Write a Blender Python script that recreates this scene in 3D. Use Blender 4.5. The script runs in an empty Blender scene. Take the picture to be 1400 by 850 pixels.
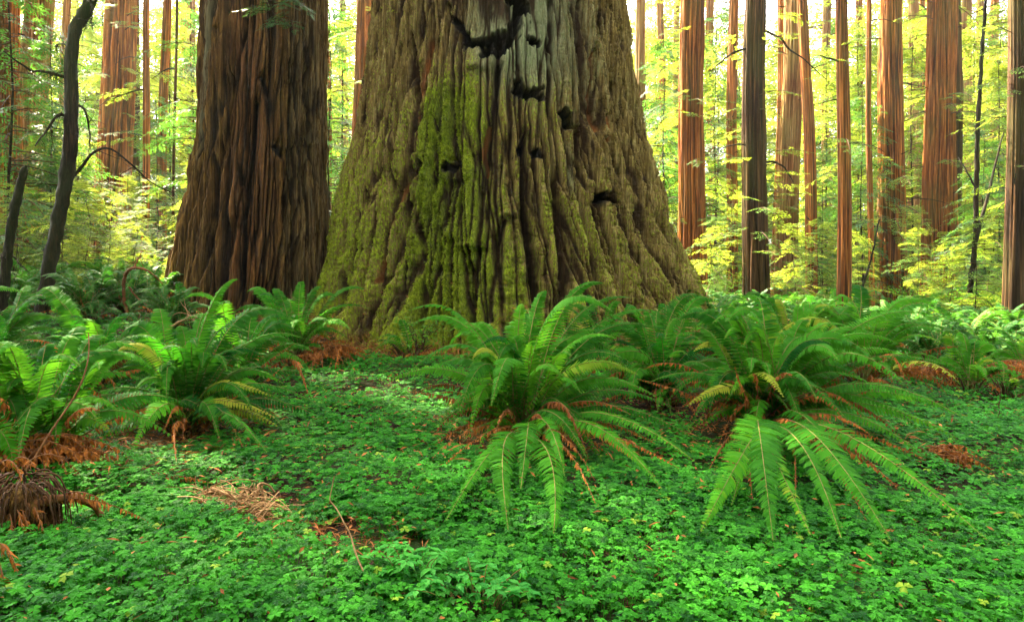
import bpy, math, random
import numpy as np
from mathutils import Vector

S = bpy.context.scene
COL = S.collection
PI = math.pi
F, CX, HY, CH = 930.0, 700.0, 392.0, 1.3      # focal length in photo pixels, principal column, horizon row, eye height

# ------------------------------------------------------------------ noise
def _hash(ix, iy, iz, seed):
    h = (ix.astype(np.int64) * 374761393 + iy.astype(np.int64) * 668265263 + iz.astype(np.int64) * 2147483647 + seed * 144665) & 0xFFFFFFFF
    h = ((h ^ (h >> 13)) * 1274126177) & 0xFFFFFFFF
    h = ((h ^ (h >> 15)) * 2246822519) & 0xFFFFFFFF
    return h ^ (h >> 16)
_G = np.random.default_rng(5).normal(size=(64, 3)); _G /= np.linalg.norm(_G, axis=1)[:, None]; _G = _G.astype(np.float32)
def perlin(x, y, z, seed=0):
    x, y, z = np.broadcast_arrays(np.asarray(x, np.float32), np.asarray(y, np.float32), np.asarray(z, np.float32))
    ix, iy, iz = np.floor(x), np.floor(y), np.floor(z)
    fx, fy, fz = x - ix, y - iy, z - iz
    ux, uy, uz = [f * f * f * (f * (f * 6 - 15) + 10) for f in (fx, fy, fz)]
    out = 0
    for dx in (0, 1):
        wx = ux if dx else 1 - ux
        for dy in (0, 1):
            wy = uy if dy else 1 - uy
            for dz in (0, 1):
                wz = uz if dz else 1 - uz
                g = _G[_hash(ix + dx, iy + dy, iz + dz, seed) & 63]
                out = out + wx * wy * wz * (g[..., 0] * (fx - dx) + g[..., 1] * (fy - dy) + g[..., 2] * (fz - dz))
    return out * 1.5
def fbm(x, y, z, seed=0, o=3):
    a, s, f = 1.0, 0, 1.0
    for i in range(o):
        s = s + a * perlin(x * f, y * f, z * f, seed + i * 17); a *= .5; f *= 2.03
    return s
def sstep(a, b, x):
    t = np.clip((np.asarray(x, float) - a) / (b - a), 0, 1)
    return t * t * (3 - 2 * t)

# ------------------------------------------------------------------ terrain
HX, HYC = -0.2, 14.0         # axis of the giant trunk
def g(x, y):
    x = np.asarray(x, float); y = np.asarray(y, float)
    d = np.hypot(x - HX, y - HYC)
    m = .31 * sstep(9.0, 4.4, d)
    l = .85 * sstep(6.5, 12.5, y) * sstep(-.8, -4.6, x)
    z = np.maximum(m, l) + .32 * sstep(15, 34, y) * sstep(90, 50, d)
    near = sstep(120, 40, d)
    z = z + near * (.09 * perlin(x / 1.7, y / 1.7, 0 * x, 3) + .035 * perlin(x / .5, y / .5, 0 * x, 4))
    z = z + 1.5 * sstep(30, 90, d) * perlin(x / 30, y / 30, 0 * x, 6)
    a, b = np.array([-1.85, 4.25]), np.array([-.55, 3.35])
    t = np.clip(((x - a[0]) * (b - a)[0] + (y - a[1]) * (b - a)[1]) / ((b - a) @ (b - a)), 0, 1)
    dd = np.hypot(x - a[0] - t * (b - a)[0], y - a[1] - t * (b - a)[1])
    return z - .09 * np.exp(-(dd / .28) ** 2)
def gz(x, y): return float(g(np.array([x]), np.array([y]))[0])
def up(px, py, Y): return np.array([(px - CX) / F * Y, Y, CH + (HY - py) / F * Y])
def above(px, py, Y, h=.12):
    p = up(px, py, Y)
    while p[2] < gz(p[0], p[1]) + h and Y > 2: Y -= .04; p = up(px, py, Y)
    return p
def ground_px(px, py):
    for Y in np.arange(2, 60, .02):
        p = up(px, py, Y)
        if p[2] <= gz(p[0], p[1]): return p
    return p

# ------------------------------------------------------------------ mesh helpers
class MB:
    def __init__(s): s.V, s.Q, s.M, s.T, s.n = [], [], [], [], 0
    def add(s, V, Q, mat=0, tint=None):
        V = np.asarray(V, np.float32).reshape(-1, 3); Q = np.asarray(Q, np.int64).reshape(-1, 4)
        s.V.append(V); s.Q.append(Q + s.n); s.M.append(np.full(len(Q), mat, np.int32))
        t = np.zeros(len(V), np.float32) if tint is None else np.broadcast_to(np.asarray(tint, np.float32), (len(V),))
        s.T.append(t); s.n += len(V)
    def merge(s, V, Q, M, T): s.V.append(V); s.Q.append(Q + s.n); s.M.append(M); s.T.append(T); s.n += len(V)
    def arrays(s): return np.concatenate(s.V), np.concatenate(s.Q), np.concatenate(s.M), np.concatenate(s.T)
    def build(s, name, mats, parent=None, smooth=True, attrs=None):
        V, Q, M, T = s.arrays()
        a = {'tint': T}; a.update(attrs or {})
        return link(name, meshdata(name, V, Q, mats, M, a, smooth), parent)
def meshdata(name, V, Q, mats, M=None, attrs=None, smooth=True):
    me = bpy.data.meshes.new(name)
    n, k = len(V), len(Q)
    tri = Q[:, 3] == Q[:, 2]
    me.vertices.add(n); me.vertices.foreach_set('co', np.asarray(V, np.float32).ravel())
    cnt = np.where(tri, 3, 4); tot = int(cnt.sum())
    keep = np.ones((k, 4), bool); keep[tri, 3] = False
    me.loops.add(tot); me.loops.foreach_set('vertex_index', Q[keep].astype(np.int32))
    st = np.zeros(k, np.int32); st[1:] = np.cumsum(cnt)[:-1]
    me.polygons.add(k); me.polygons.foreach_set('loop_start', st)
    if M is not None: me.polygons.foreach_set('material_index', np.asarray(M, np.int32))
    me.polygons.foreach_set('use_smooth', np.full(k, smooth))
    for key, arr in (attrs or {}).items():
        at = me.attributes.new(key, 'FLOAT', 'POINT'); at.data.foreach_set('value', np.asarray(arr, np.float32))
    for m in (mats if isinstance(mats, (list, tuple)) else [mats]): me.materials.append(m)
    me.update(calc_edges=True)
    return me
def link(name, me, parent=None):
    o = bpy.data.objects.new(name, me); COL.objects.link(o)
    if parent is not None: o.parent = parent
    return o
def tag(o, label=None, cat=None, group=None, kind=None):
    if label: o['label'] = label
    if cat: o['category'] = cat
    if group: o['group'] = group
    if kind: o['kind'] = kind
    return o
def empty(name, loc, label, cat, group=None, rz=0):
    o = bpy.data.objects.new(name, None); COL.objects.link(o); o.empty_display_size = .2
    o.location = loc; o.rotation_euler = (0, 0, rz)
    return tag(o, label, cat, group)
KIDS = {}
def dup(root, loc, rz, sc, label, group):
    r = root.copy(); COL.objects.link(r); r.location = loc; r.rotation_euler = (0, 0, rz); r.scale = (sc, sc, sc)
    r['label'] = label; r['group'] = group
    for ch in root.children:
        c = ch.copy(); COL.objects.link(c); c.parent = r
    return r
def nrm(v): return v / (np.linalg.norm(v, axis=-1, keepdims=True) + 1e-9)
def tube(P, R, sides=5):
    P = np.asarray(P, float); n = len(P); R = np.broadcast_to(np.asarray(R, float), (n,))
    T = nrm(np.gradient(P, axis=0))
    ref = np.array([0, 0, 1.]) if abs(T[0][2]) < .8 else np.array([1., 0, 0])
    A = nrm(np.cross(T, ref)); B = np.cross(T, A)
    th = np.arange(sides) * 2 * PI / sides
    V = P[:, None] + R[:, None, None] * (np.cos(th)[None, :, None] * A[:, None] + np.sin(th)[None, :, None] * B[:, None])
    i = np.arange(n - 1)[:, None] * sides; j = np.arange(sides)[None]; jn = (j + 1) % sides
    Q = np.stack([i + j, i + jn, i + sides + jn, i + sides + j], -1).reshape(-1, 4)
    return V.reshape(-1, 3), Q
def bez(a, b, c, n):
    t = np.linspace(0, 1, n)[:, None]
    return (1 - t) ** 2 * a + 2 * t * (1 - t) * b + t * t * c
def wander(P, amp, rng, sc=1.0):
    P = np.array(P, float); k = np.linspace(0, 1, len(P)); o = rng.uniform(0, 50, 3)
    for a in range(3): P[:, a] += amp * perlin(k * 5 / sc + o[a], 0 * k, 0 * k + a, 9) * np.minimum(1, k * 6)
    return P
def polyline(P, n):
    P = np.asarray(P, float); t = np.linspace(0, len(P) - 1, n)
    # Catmull-Rom through the given points
    i = np.clip(t.astype(int), 0, len(P) - 2); f = (t - i)[:, None]
    p0 = P[np.maximum(i - 1, 0)]; p1 = P[i]; p2 = P[i + 1]; p3 = P[np.minimum(i + 2, len(P) - 1)]
    return .5 * (2 * p1 + (p2 - p0) * f + (2 * p0 - 5 * p1 + 4 * p2 - p3) * f ** 2 + (3 * p1 - p0 - 3 * p2 + p3) * f ** 3)

# ------------------------------------------------------------------ materials
class NT:
    def __init__(s, name):
        s.m = bpy.data.materials.new(name); s.m.use_nodes = True; s.t = s.m.node_tree; s.n = s.t.nodes; s.n.clear()
        s.out = s.node('ShaderNodeOutputMaterial')
    def node(s, ty, **kw):
        n = s.n.new(ty)
        for k, v in kw.items(): setattr(n, k, v)
        return n
    def l(s, a, b): s.t.links.new(a, b)
    def val(s, sock, v):
        if hasattr(v, 'is_output') or isinstance(v, bpy.types.NodeSocket): s.l(v, sock)
        else: sock.default_value = v
    def mix(s, f, a, b, blend='MIX'):
        n = s.node('ShaderNodeMix', data_type='RGBA', blend_type=blend)
        s.val(n.inputs[0], f); s.val(n.inputs[6], a); s.val(n.inputs[7], b)
        return n.outputs[2]
    def math(s, op, a, b=0.0, clamp=False):
        n = s.node('ShaderNodeMath', operation=op, use_clamp=clamp); s.val(n.inputs[0], a); s.val(n.inputs[1], b); return n.outputs[0]
    def attr(s, name): return s.node('ShaderNodeAttribute', attribute_name=name).outputs['Fac']
    def noise(s, scale, vec=None, detail=4, rough=.6, dist=0):
        n = s.node('ShaderNodeTexNoise'); n.inputs['Scale'].default_value = scale; n.inputs['Detail'].default_value = detail
        n.inputs['Roughness'].default_value = rough; n.inputs['Distortion'].default_value = dist
        if vec is not None: s.l(vec, n.inputs['Vector'])
        return n.outputs['Fac']
    def map(s, sc, coord='Object'):
        tc = s.node('ShaderNodeTexCoord'); mp = s.node('ShaderNodeMapping'); mp.inputs['Scale'].default_value = sc
        s.l(tc.outputs[coord], mp.inputs['Vector']); return mp.outputs[0]
    def ramp(s, f, *st):
        r = s.node('ShaderNodeValToRGB'); s.val(r.inputs[0], f); e = r.color_ramp.elements
        while len(e) < len(st): e.new(.5)
        for i, (p, c) in enumerate(st): e[i].position = p; e[i].color = c if len(c) == 4 else (*c, 1)
        return r.outputs[0]
    def bump(s, h, strength, dist):
        b = s.node('ShaderNodeBump'); b.inputs['Strength'].default_value = strength; b.inputs['Distance'].default_value = dist
        s.l(h, b.inputs['Height']); return b.outputs[0]
    def finish(s, col, rough=.8, spec=.3, normal=None, trans=None, tcol=None):
        p = s.node('ShaderNodeBsdfPrincipled'); s.val(p.inputs['Base Color'], col); s.val(p.inputs['Roughness'], rough)
        p.inputs['Specular IOR Level'].default_value = spec
        if normal is not None: s.l(normal, p.inputs['Normal'])
        sh = p.outputs[0]
        if trans:
            t = s.node('ShaderNodeBsdfTranslucent'); s.val(t.inputs[0], tcol if tcol is not None else col)
            x = s.node('ShaderNodeMixShader'); x.inputs[0].default_value = trans; s.l(sh, x.inputs[1]); s.l(t.outputs[0], x.inputs[2]); sh = x.outputs[0]
        s.l(sh, s.out.inputs[0]); return s.m
def c4(*c): return (c[0], c[1], c[2], 1)

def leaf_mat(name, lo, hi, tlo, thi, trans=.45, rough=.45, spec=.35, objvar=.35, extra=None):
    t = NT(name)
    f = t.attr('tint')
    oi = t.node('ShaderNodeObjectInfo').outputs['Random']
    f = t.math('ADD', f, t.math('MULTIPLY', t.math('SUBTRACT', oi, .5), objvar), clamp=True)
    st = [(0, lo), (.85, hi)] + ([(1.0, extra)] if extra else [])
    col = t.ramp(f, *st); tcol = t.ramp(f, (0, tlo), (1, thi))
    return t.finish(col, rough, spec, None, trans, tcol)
M = {}
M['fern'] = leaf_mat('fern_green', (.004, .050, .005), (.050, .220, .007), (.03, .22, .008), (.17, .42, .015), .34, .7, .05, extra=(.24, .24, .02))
M['fernback'] = leaf_mat('fern_sunny', (.012, .072, .010), (.050, .16, .018), (.035, .16, .010), (.10, .26, .02), .32, .6, .12)
M['sorrel'] = leaf_mat('sorrel_green', (.005, .050, .005), (.043, .255, .012), (.03, .24, .010), (.12, .44, .02), .30, .6, .08, 0, extra=(.18, .28, .02))
M['conifer'] = leaf_mat('conifer_green', (.022, .066, .010), (.085, .165, .022), (.15, .26, .012), (.44, .49, .05), .46, .65, .1)
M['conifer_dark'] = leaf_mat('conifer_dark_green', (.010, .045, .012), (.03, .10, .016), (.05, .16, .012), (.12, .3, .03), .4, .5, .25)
M['shrub'] = leaf_mat('shrub_green', (.018, .085, .010), (.075, .19, .012), (.08, .30, .012), (.30, .54, .03), .45, .6, .1)
M['dead'] = leaf_mat('dead_frond_brown', (.050, .017, .006), (.44, .140, .028), (.1, .03, .006), (.4, .13, .02), .25, .75, .1)
M['litter'] = leaf_mat('litter_brown', (.05, .018, .006), (.36, .125, .035), (.15, .05, .01), (.3, .12, .03), .1, .8, .1, 0)
M['moss'] = leaf_mat('moss_green', (.06, .080, .004), (.36, .42, .022), (.08, .12, .006), (.3, .4, .02), .25, .8, .05, 0)
M['sprout'] = leaf_mat('sprout_green', (.03, .20, .035), (.09, .36, .05), (.05, .4, .05), (.12, .55, .08), .4, .65, .08)
def wood(name, lo, hi, sc=(40, 40, 6), rough=.85):
    t = NT(name); v = t.map(sc); n = t.noise(1.0, v, 5, .65)
    col = t.ramp(n, (.3, lo), (.7, hi)); return t.finish(col, rough, .2, t.bump(n, .6, .01))
M['rachis'] = wood('rachis_tan', (.10, .09, .02), (.22, .16, .04))
M['rachis_dead'] = wood('rachis_brown', (.10, .035, .012), (.24, .09, .03))
M['twig'] = wood('dry_twig', (.16, .075, .03), (.42, .24, .11))
M['branch'] = wood('branch_brown', (.030, .018, .010), (.10, .05, .022), (8, 8, 3))
M['rootstock'] = wood('rootstock_brown', (.035, .018, .008), (.12, .05, .02))

def bark_mat(name, ridge, ridge2, deep, lich=None, lichf=.0, zs=.9):
    t = NT(name)
    v = t.map((20, 20, .45 * zs)); n1 = t.noise(1.0, v, 6, .7, .4)
    v2 = t.map((60, 60, 3)); n2 = t.noise(1.0, v2, 4, .6)
    v3 = t.map((1.6, 1.6, .5)); n3 = t.noise(1.0, v3, 3, .5)
    fis = t.attr('fis')
    col = t.ramp(n1, (.36, tuple(c * .45 for c in ridge)), (.5, ridge), (.66, ridge2))
    n5 = t.noise(1.0, t.map((2.2, 2.2, .35)), 4, .6); col = t.mix(t.ramp(n5, (.42, (0, 0, 0)), (.66, (.28, .28, .28))), col, c4(*[c * .5 for c in ridge]))
    col = t.mix(t.math('MULTIPLY', n2, .35), col, c4(*deep))
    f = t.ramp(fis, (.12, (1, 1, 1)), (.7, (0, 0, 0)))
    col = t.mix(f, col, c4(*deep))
    if lich:
        k = t.ramp(t.math('ADD', t.math('MULTIPLY', n3, .8), t.math('MULTIPLY', n2, .3)), (.5, (0, 0, 0)), (.68, (1, 1, 1)))
        col = t.mix(t.math('MULTIPLY', k, lichf), col, c4(*lich))
    h = t.math('ADD', n1, t.math('MULTIPLY', n2, .5))
    return t.finish(col, .88, .15, t.bump(h, .8, .03))
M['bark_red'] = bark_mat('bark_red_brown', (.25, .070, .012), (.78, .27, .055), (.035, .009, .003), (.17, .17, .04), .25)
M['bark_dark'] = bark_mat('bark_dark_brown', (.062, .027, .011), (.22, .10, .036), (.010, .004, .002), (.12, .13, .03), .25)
M['bark_pale'] = bark_mat('bark_pale_pink', (.26, .115, .042), (.54, .29, .12), (.08, .03, .011), (.30, .27, .08), .4)
M['bark_smooth'] = bark_mat('bark_smooth_dark', (.010, .006, .003), (.050, .026, .010), (.02, .012, .008), (.05, .07, .02), .4, 3)

def hero_mat():
    t = NT('giant_bark_mossy')
    v = t.map((11, 11, 1.1)); n1 = t.noise(1.0, v, 7, .68, .5)
    v2 = t.map((26, 26, 16)); n2 = t.noise(1.0, v2, 6, .7)
    v3 = t.map((1.3, 1.3, .8)); n3 = t.noise(1.0, v3, 4, .6)
    v4 = t.map((40, 40, 2.4)); n4 = t.noise(1.0, v4, 6, .72)
    fis, moss, char, red, pale = [t.attr(a) for a in ('fis', 'moss', 'char', 'red', 'pale')]
    col = t.ramp(n1, (.30, (.075, .040, .010)), (.46, (.33, .205, .052)), (.66, (.66, .47, .16)))
    col = t.mix(t.ramp(n4, (.38, (.75, .75, .75)), (.62, (0, 0, 0))), col, c4(.028, .016, .007))
    # pale grey-green lichen crust, broken by the grain
    pk = t.math('ADD', t.math('MULTIPLY', pale, .60), t.math('ADD', t.math('MULTIPLY', n2, .45), t.math('MULTIPLY', n1, .45)))
    pk = t.ramp(pk, (.66, (0, 0, 0)), (.92, (1, 1, 1)))
    col = t.mix(t.math('MULTIPLY', pk, .9), col, t.ramp(n4, (.3, (.13, .145, .06)), (.7, (.44, .46, .26))))
    # moss cushions
    mk = t.math('ADD', t.math('MULTIPLY', moss, .85), t.math('ADD', t.math('MULTIPLY', t.math('SUBTRACT', n3, .15), .55), t.math('MULTIPLY', t.math('SUBTRACT', n2, .5), 2.0)))
    mk = t.ramp(mk, (.44, (0, 0, 0)), (.80, (1, 1, 1)))
    mcol = t.ramp(n2, (.33, (.040, .055, .003)), (.50, (.24, .30, .013)), (.70, (.52, .60, .03)))
    col = t.mix(t.math('MULTIPLY', mk, .95), col, mcol)
    # furrow shade painted near black over the dark inner bark
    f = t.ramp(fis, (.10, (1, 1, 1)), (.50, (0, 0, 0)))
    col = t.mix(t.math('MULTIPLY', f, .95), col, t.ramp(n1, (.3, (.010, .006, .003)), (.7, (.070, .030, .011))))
    col = t.mix(red, col, t.ramp(n1, (.32, (.12, .032, .008)), (.66, (.60, .21, .05))))
    col = t.mix(char, col, t.ramp(n2, (.35, (.003, .003, .003)), (.8, (.016, .014, .012))))
    h = t.math('ADD', t.math('MULTIPLY', n1, .8), t.math('ADD', t.math('MULTIPLY', n2, .9), t.math('MULTIPLY', n4, .9)))
    return t.finish(col, .9, .15, t.bump(h, 1.0, .08))
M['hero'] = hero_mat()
def redwood_mat():
    t = NT('redwood_bark_brown')
    v = t.map((13, 13, .8)); n1 = t.noise(1.0, v, 7, .68, .5)
    v4 = t.map((42, 42, 1.6)); n4 = t.noise(1.0, v4, 6, .72)
    v3 = t.map((1.1, 1.1, .3)); n3 = t.noise(1.0, v3, 3, .6)
    fis, red, pale, char = [t.attr(a) for a in ('fis', 'red', 'pale', 'char')]
    col = t.ramp(n1, (.32, (.026, .012, .003)), (.5, (.19, .095, .017)), (.70, (.54, .31, .066)))
    col = t.mix(t.ramp(n4, (.40, (.8, .8, .8)), (.60, (0, 0, 0))), col, c4(.022, .011, .005))
    pk = t.ramp(t.math('ADD', t.math('MULTIPLY', pale, .6), t.math('MULTIPLY', n4, .7)), (.62, (0, 0, 0)), (.82, (1, 1, 1)))
    col = t.mix(t.math('MULTIPLY', pk, .7), col, c4(.24, .23, .13))
    rk = t.math('MULTIPLY', red, t.ramp(t.math('ADD', n3, t.math('MULTIPLY', n1, .4)), (.45, (0, 0, 0)), (.85, (1, 1, 1))))
    col = t.mix(rk, col, t.ramp(n1, (.3, (.06, .018, .006)), (.7, (.36, .13, .04))))
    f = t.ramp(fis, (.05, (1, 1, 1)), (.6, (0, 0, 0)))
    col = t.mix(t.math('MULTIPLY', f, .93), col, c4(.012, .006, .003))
    col = t.mix(char, col, c4(.010, .008, .007))
    h = t.math('ADD', n1, t.math('MULTIPLY', n4, 1.0))
    return t.finish(col, .9, .15, t.bump(h, 1.0, .07))
M['redwood'] = redwood_mat()
def ground_mat():
    t = NT('forest_duff')
    v = t.map((1, 1, 1)); n1 = t.noise(9, v, 8, .7); n2 = t.noise(1.1, v, 4, .6); n3 = t.noise(45, v, 4, .7)
    col = t.ramp(n1, (.3, (.010, .006, .003)), (.58, (.035, .018, .008)), (.85, (.12, .055, .022)))
    gm = t.ramp(n2, (.42, (0, 0, 0)), (.62, (1, 1, 1)))
    col = t.mix(t.math('MULTIPLY', gm, .6), col, t.ramp(n3, (.3, (.012, .05, .008)), (.7, (.05, .13, .02))))
    return t.finish(col, .95, .1, t.bump(t.math('ADD', n1, n3), .8, .04))
M['ground'] = ground_mat()

# ------------------------------------------------------------------ camera, light
cam = bpy.data.cameras.new('camera'); co = bpy.data.objects.new('camera', cam); COL.objects.link(co)
co.location = (0, 0, CH); co.rotation_euler = (PI / 2, 0, 0)
cam.sensor_width = 36; cam.lens = 36 * F / 1400; cam.shift_y = (HY - 425) / 1400; cam.clip_end = 2000; cam.clip_start = .05
S.camera = co
S.unit_settings.scale_length = .56     # one unit is a little over half a metre
SUN_AZ, SUN_EL = -42, 44        # degrees right of the view direction, and above the horizon
sd = Vector((math.sin(math.radians(SUN_AZ)) * math.cos(math.radians(SUN_EL)), math.cos(math.radians(SUN_AZ)) * math.cos(math.radians(SUN_EL)), math.sin(math.radians(SUN_EL))))
sl = bpy.data.lights.new('sun', 'SUN'); sl.energy = 5.0; sl.angle = math.radians(.53); sl.color = (1, .85, .54)
so = bpy.data.objects.new('sun', sl); COL.objects.link(so); so.rotation_euler = (-sd).to_track_quat('-Z', 'Y').to_euler()
W = bpy.data.worlds.new('World'); S.world = W; W.use_nodes = True
wn = W.node_tree.nodes; wl = W.node_tree.links
sky = wn.new('ShaderNodeTexSky'); sky.sky_type = 'NISHITA'; sky.sun_disc = False
sky.sun_elevation = math.radians(SUN_EL); sky.sun_rotation = math.radians(SUN_AZ); sky.air_density = 1.0; sky.dust_density = 4.0; sky.ozone_density = .6
hs = wn.new('ShaderNodeHueSaturation'); hs.inputs['Saturation'].default_value = .12
wl.new(sky.outputs[0], hs.inputs['Color'])
wl.new(hs.outputs[0], wn['Background'].inputs[0]); wn['Background'].inputs[1].default_value = .15
S.view_settings.view_transform = 'Standard'; S.view_settings.look = 'None'; S.view_settings.gamma = 1; S.view_settings.exposure = 3.85
S.render.engine = 'CYCLES'
cy = S.cycles; cy.max_bounces = 6; cy.diffuse_bounces = 4; cy.glossy_bounces = 2; cy.transmission_bounces = 4; cy.volume_bounces = 0; cy.transparent_max_bounces = 4
cy.use_denoising = True; cy.denoiser = 'OPENIMAGEDENOISE'; cy.sample_clamp_indirect = 6; cy.caustics_reflective = False; cy.caustics_refractive = False

def haze():
    m = bpy.data.materials.new('pale_air'); m.use_nodes = True; n = m.node_tree.nodes; n.clear()
    o = n.new('ShaderNodeOutputMaterial'); v = n.new('ShaderNodeVolumePrincipled'); v.inputs['Color'].default_value = (1, .97, .82, 1); v.inputs['Density'].default_value = HAZE; v.inputs['Anisotropy'].default_value = .5
    m.node_tree.links.new(v.outputs[0], o.inputs['Volume'])
    x, y0, y1, z0, z1 = 420, -420, 420, -6, 62
    V = np.array([[a, b, c] for c in (z0, z1) for b in (y0, y1) for a in (-x, x)], float)
    Q = np.array([[0, 2, 3, 1], [4, 5, 7, 6], [0, 1, 5, 4], [2, 6, 7, 3], [0, 4, 6, 2], [1, 3, 7, 5]])
    tag(link('haze', meshdata('haze', V, Q, m, smooth=False)), 'thin sunlit haze glowing among the distant trunks', 'haze', None, 'stuff')
HAZE = .0004
if HAZE: haze()
# ------------------------------------------------------------------ ground sheet
def ground():
    u = np.linspace(-1, 1, 321); xs = 9 * np.sinh(u * 4.6) / np.sinh(4.6) * 45 * .5
    xs = np.sign(u) * (np.abs(u) * 11 + 390 * np.abs(u) ** 6)
    v = np.linspace(-.35, 1, 361); ys = 4 + np.sign(v) * (np.abs(v) * 30 + 370 * np.abs(v) ** 6)
    X, Y = np.meshgrid(xs, ys)
    V = np.stack([X, Y, g(X, Y)], -1).reshape(-1, 3)
    nx = len(xs); i = np.arange(len(ys) - 1)[:, None] * nx + np.arange(nx - 1)[None]
    Q = np.stack([i, i + 1, i + nx + 1, i + nx], -1).reshape(-1, 4)
    tag(link('ground', meshdata('ground', V, Q, M['ground'])), kind='structure')
ground()

# ------------------------------------------------------------------ big trunks with sculpted bark
def interp(z, tab, k): return np.interp(z, [r[0] for r in tab], [r[k] for r in tab])
def trunk_grid(tab, cyc, zrows, phis):
    Z, P = np.meshgrid(zrows, phis, indexing='ij')
    return Z, P, interp(Z, tab, 1), interp(Z, tab, 2)
def px_to_trunk(px, py, tab, cyc):
    Y = cyc - 2.0
    for _ in range(14):
        p = up(px, py, Y); c = np.interp(p[2], [r[0] for r in tab], [r[1] for r in tab]); R = np.interp(p[2], [r[0] for r in tab], [r[2] for r in tab])
        s = max(-.98, min(.98, (p[0] - c) / R)); Y = cyc - R * math.sqrt(1 - s * s)
    return math.asin(s), p[2]
def seg_dist(S_, Z, pts, zsc=1.0):
    d = np.full(S_.shape, 1e3, np.float32)
    for a, b in zip(pts[:-1], pts[1:]):
        dx, dz = b[0] - a[0], (b[1] - a[1]) * zsc
        t = np.clip(((S_ - a[0]) * dx + (Z - a[1]) * zsc * dz) / (dx * dx + dz * dz + 1e-9), 0, 1)
        d = np.minimum(d, np.hypot(S_ - a[0] - t * dx, (Z - a[1]) * zsc - t * dz))
    return d
def grid_mesh(name, X, Y, Z, mat, attrs, parent):
    nz, npn = X.shape
    V = np.stack([X, Y, Z], -1).reshape(-1, 3)
    i = np.arange(nz - 1)[:, None] * npn; j = np.arange(npn)[None]; jn = (j + 1) % npn
    Q = np.stack([i + j, i + jn, i + npn + jn, i + npn + j], -1).reshape(-1, 4)
    return link(name, meshdata(name, V, Q, mat, None, {k: a.ravel() for k, a in attrs.items()}), parent)

def ridges(P, Z, seed, rr, w, h, warp=.5, edge=.22, ids=False):
    """furrowed bark as long plates: 0 on a furrow's floor, 1 on a plate; w = plate width, h = its length"""
    N = max(5, int(round(2 * PI * rr / w)))
    P = P + warp * w / rr * .8 * perlin(np.sin(P) * rr / w * .5, np.cos(P) * rr / w * .5, Z / h * 1.6, seed + 5)
    u = np.mod(P / (2 * PI), 1) * N; v = Z / h
    iu, iv = np.floor(u), np.floor(v); f1 = np.full(u.shape, 9., np.float32); f2 = f1.copy(); off = np.zeros(u.shape, np.float32)
    for dx in (-1, 0, 1):
        for dy in (-1, 0, 1):
            cu, cv = iu + dx, iv + dy
            hs = _hash(np.mod(cu, N), cv, 0 * cv, seed); jx = (hs & 1023) / 1023.; jy = ((hs >> 10) & 1023) / 1023.
            d = np.hypot(cu + .1 + .8 * jx - u, cv + jy - v).astype(np.float32)
            off = np.where(d < f1, ((hs >> 20) & 255) / 127.5 - 1, off); f2 = np.minimum(f2, np.maximum(f1, d)); f1 = np.minimum(f1, d)
    e = np.clip((f2 - f1) / edge, 0, 1)
    if ids: return np.where(e < 1, np.minimum(1, e * 1.25), 1), off
    return np.minimum(1, e * 1.25)

def clefts(P, Z, rr, n, seed, d, fis, w=(.025, .055), dep=(.12, .26), span=1.4, zt=7.2):
    rng = np.random.default_rng(seed); Zf = Z; Z = Z[:, :1]
    for i in range(n):
        p0 = span * (2 * (i + rng.uniform(.1, .9)) / n - 1); z0 = rng.uniform(-.6, zt * .6); z1 = z0 + rng.uniform(1.5, 5.5); ww = rng.uniform(*w)
        wob = .10 * perlin(Z * .45, 0 * Z, 0 * Z + i * 3.1, seed) + .03 * perlin(Z * 1.9, 0 * Z, 0 * Z + i * 3.1, seed + 1) + .012 * perlin(Z * 6, 0 * Z, 0 * Z + i, seed + 2)
        win = sstep(z0 - .3, z0 + .4, Z) * sstep(z1 + .4, z1 - .3, Z); vw = ww * (.6 + .8 * np.clip(perlin(Z * 1.1, 0 * Z, 0 * Z + i * 7., seed + 3) + .5, .1, 1))
        k = np.exp(-(((P - p0) * rr + wob) / vw) ** 2) * win
        d -= rng.uniform(*dep) * k; np.minimum(fis, 1 - .97 * k, out=fis)
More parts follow.
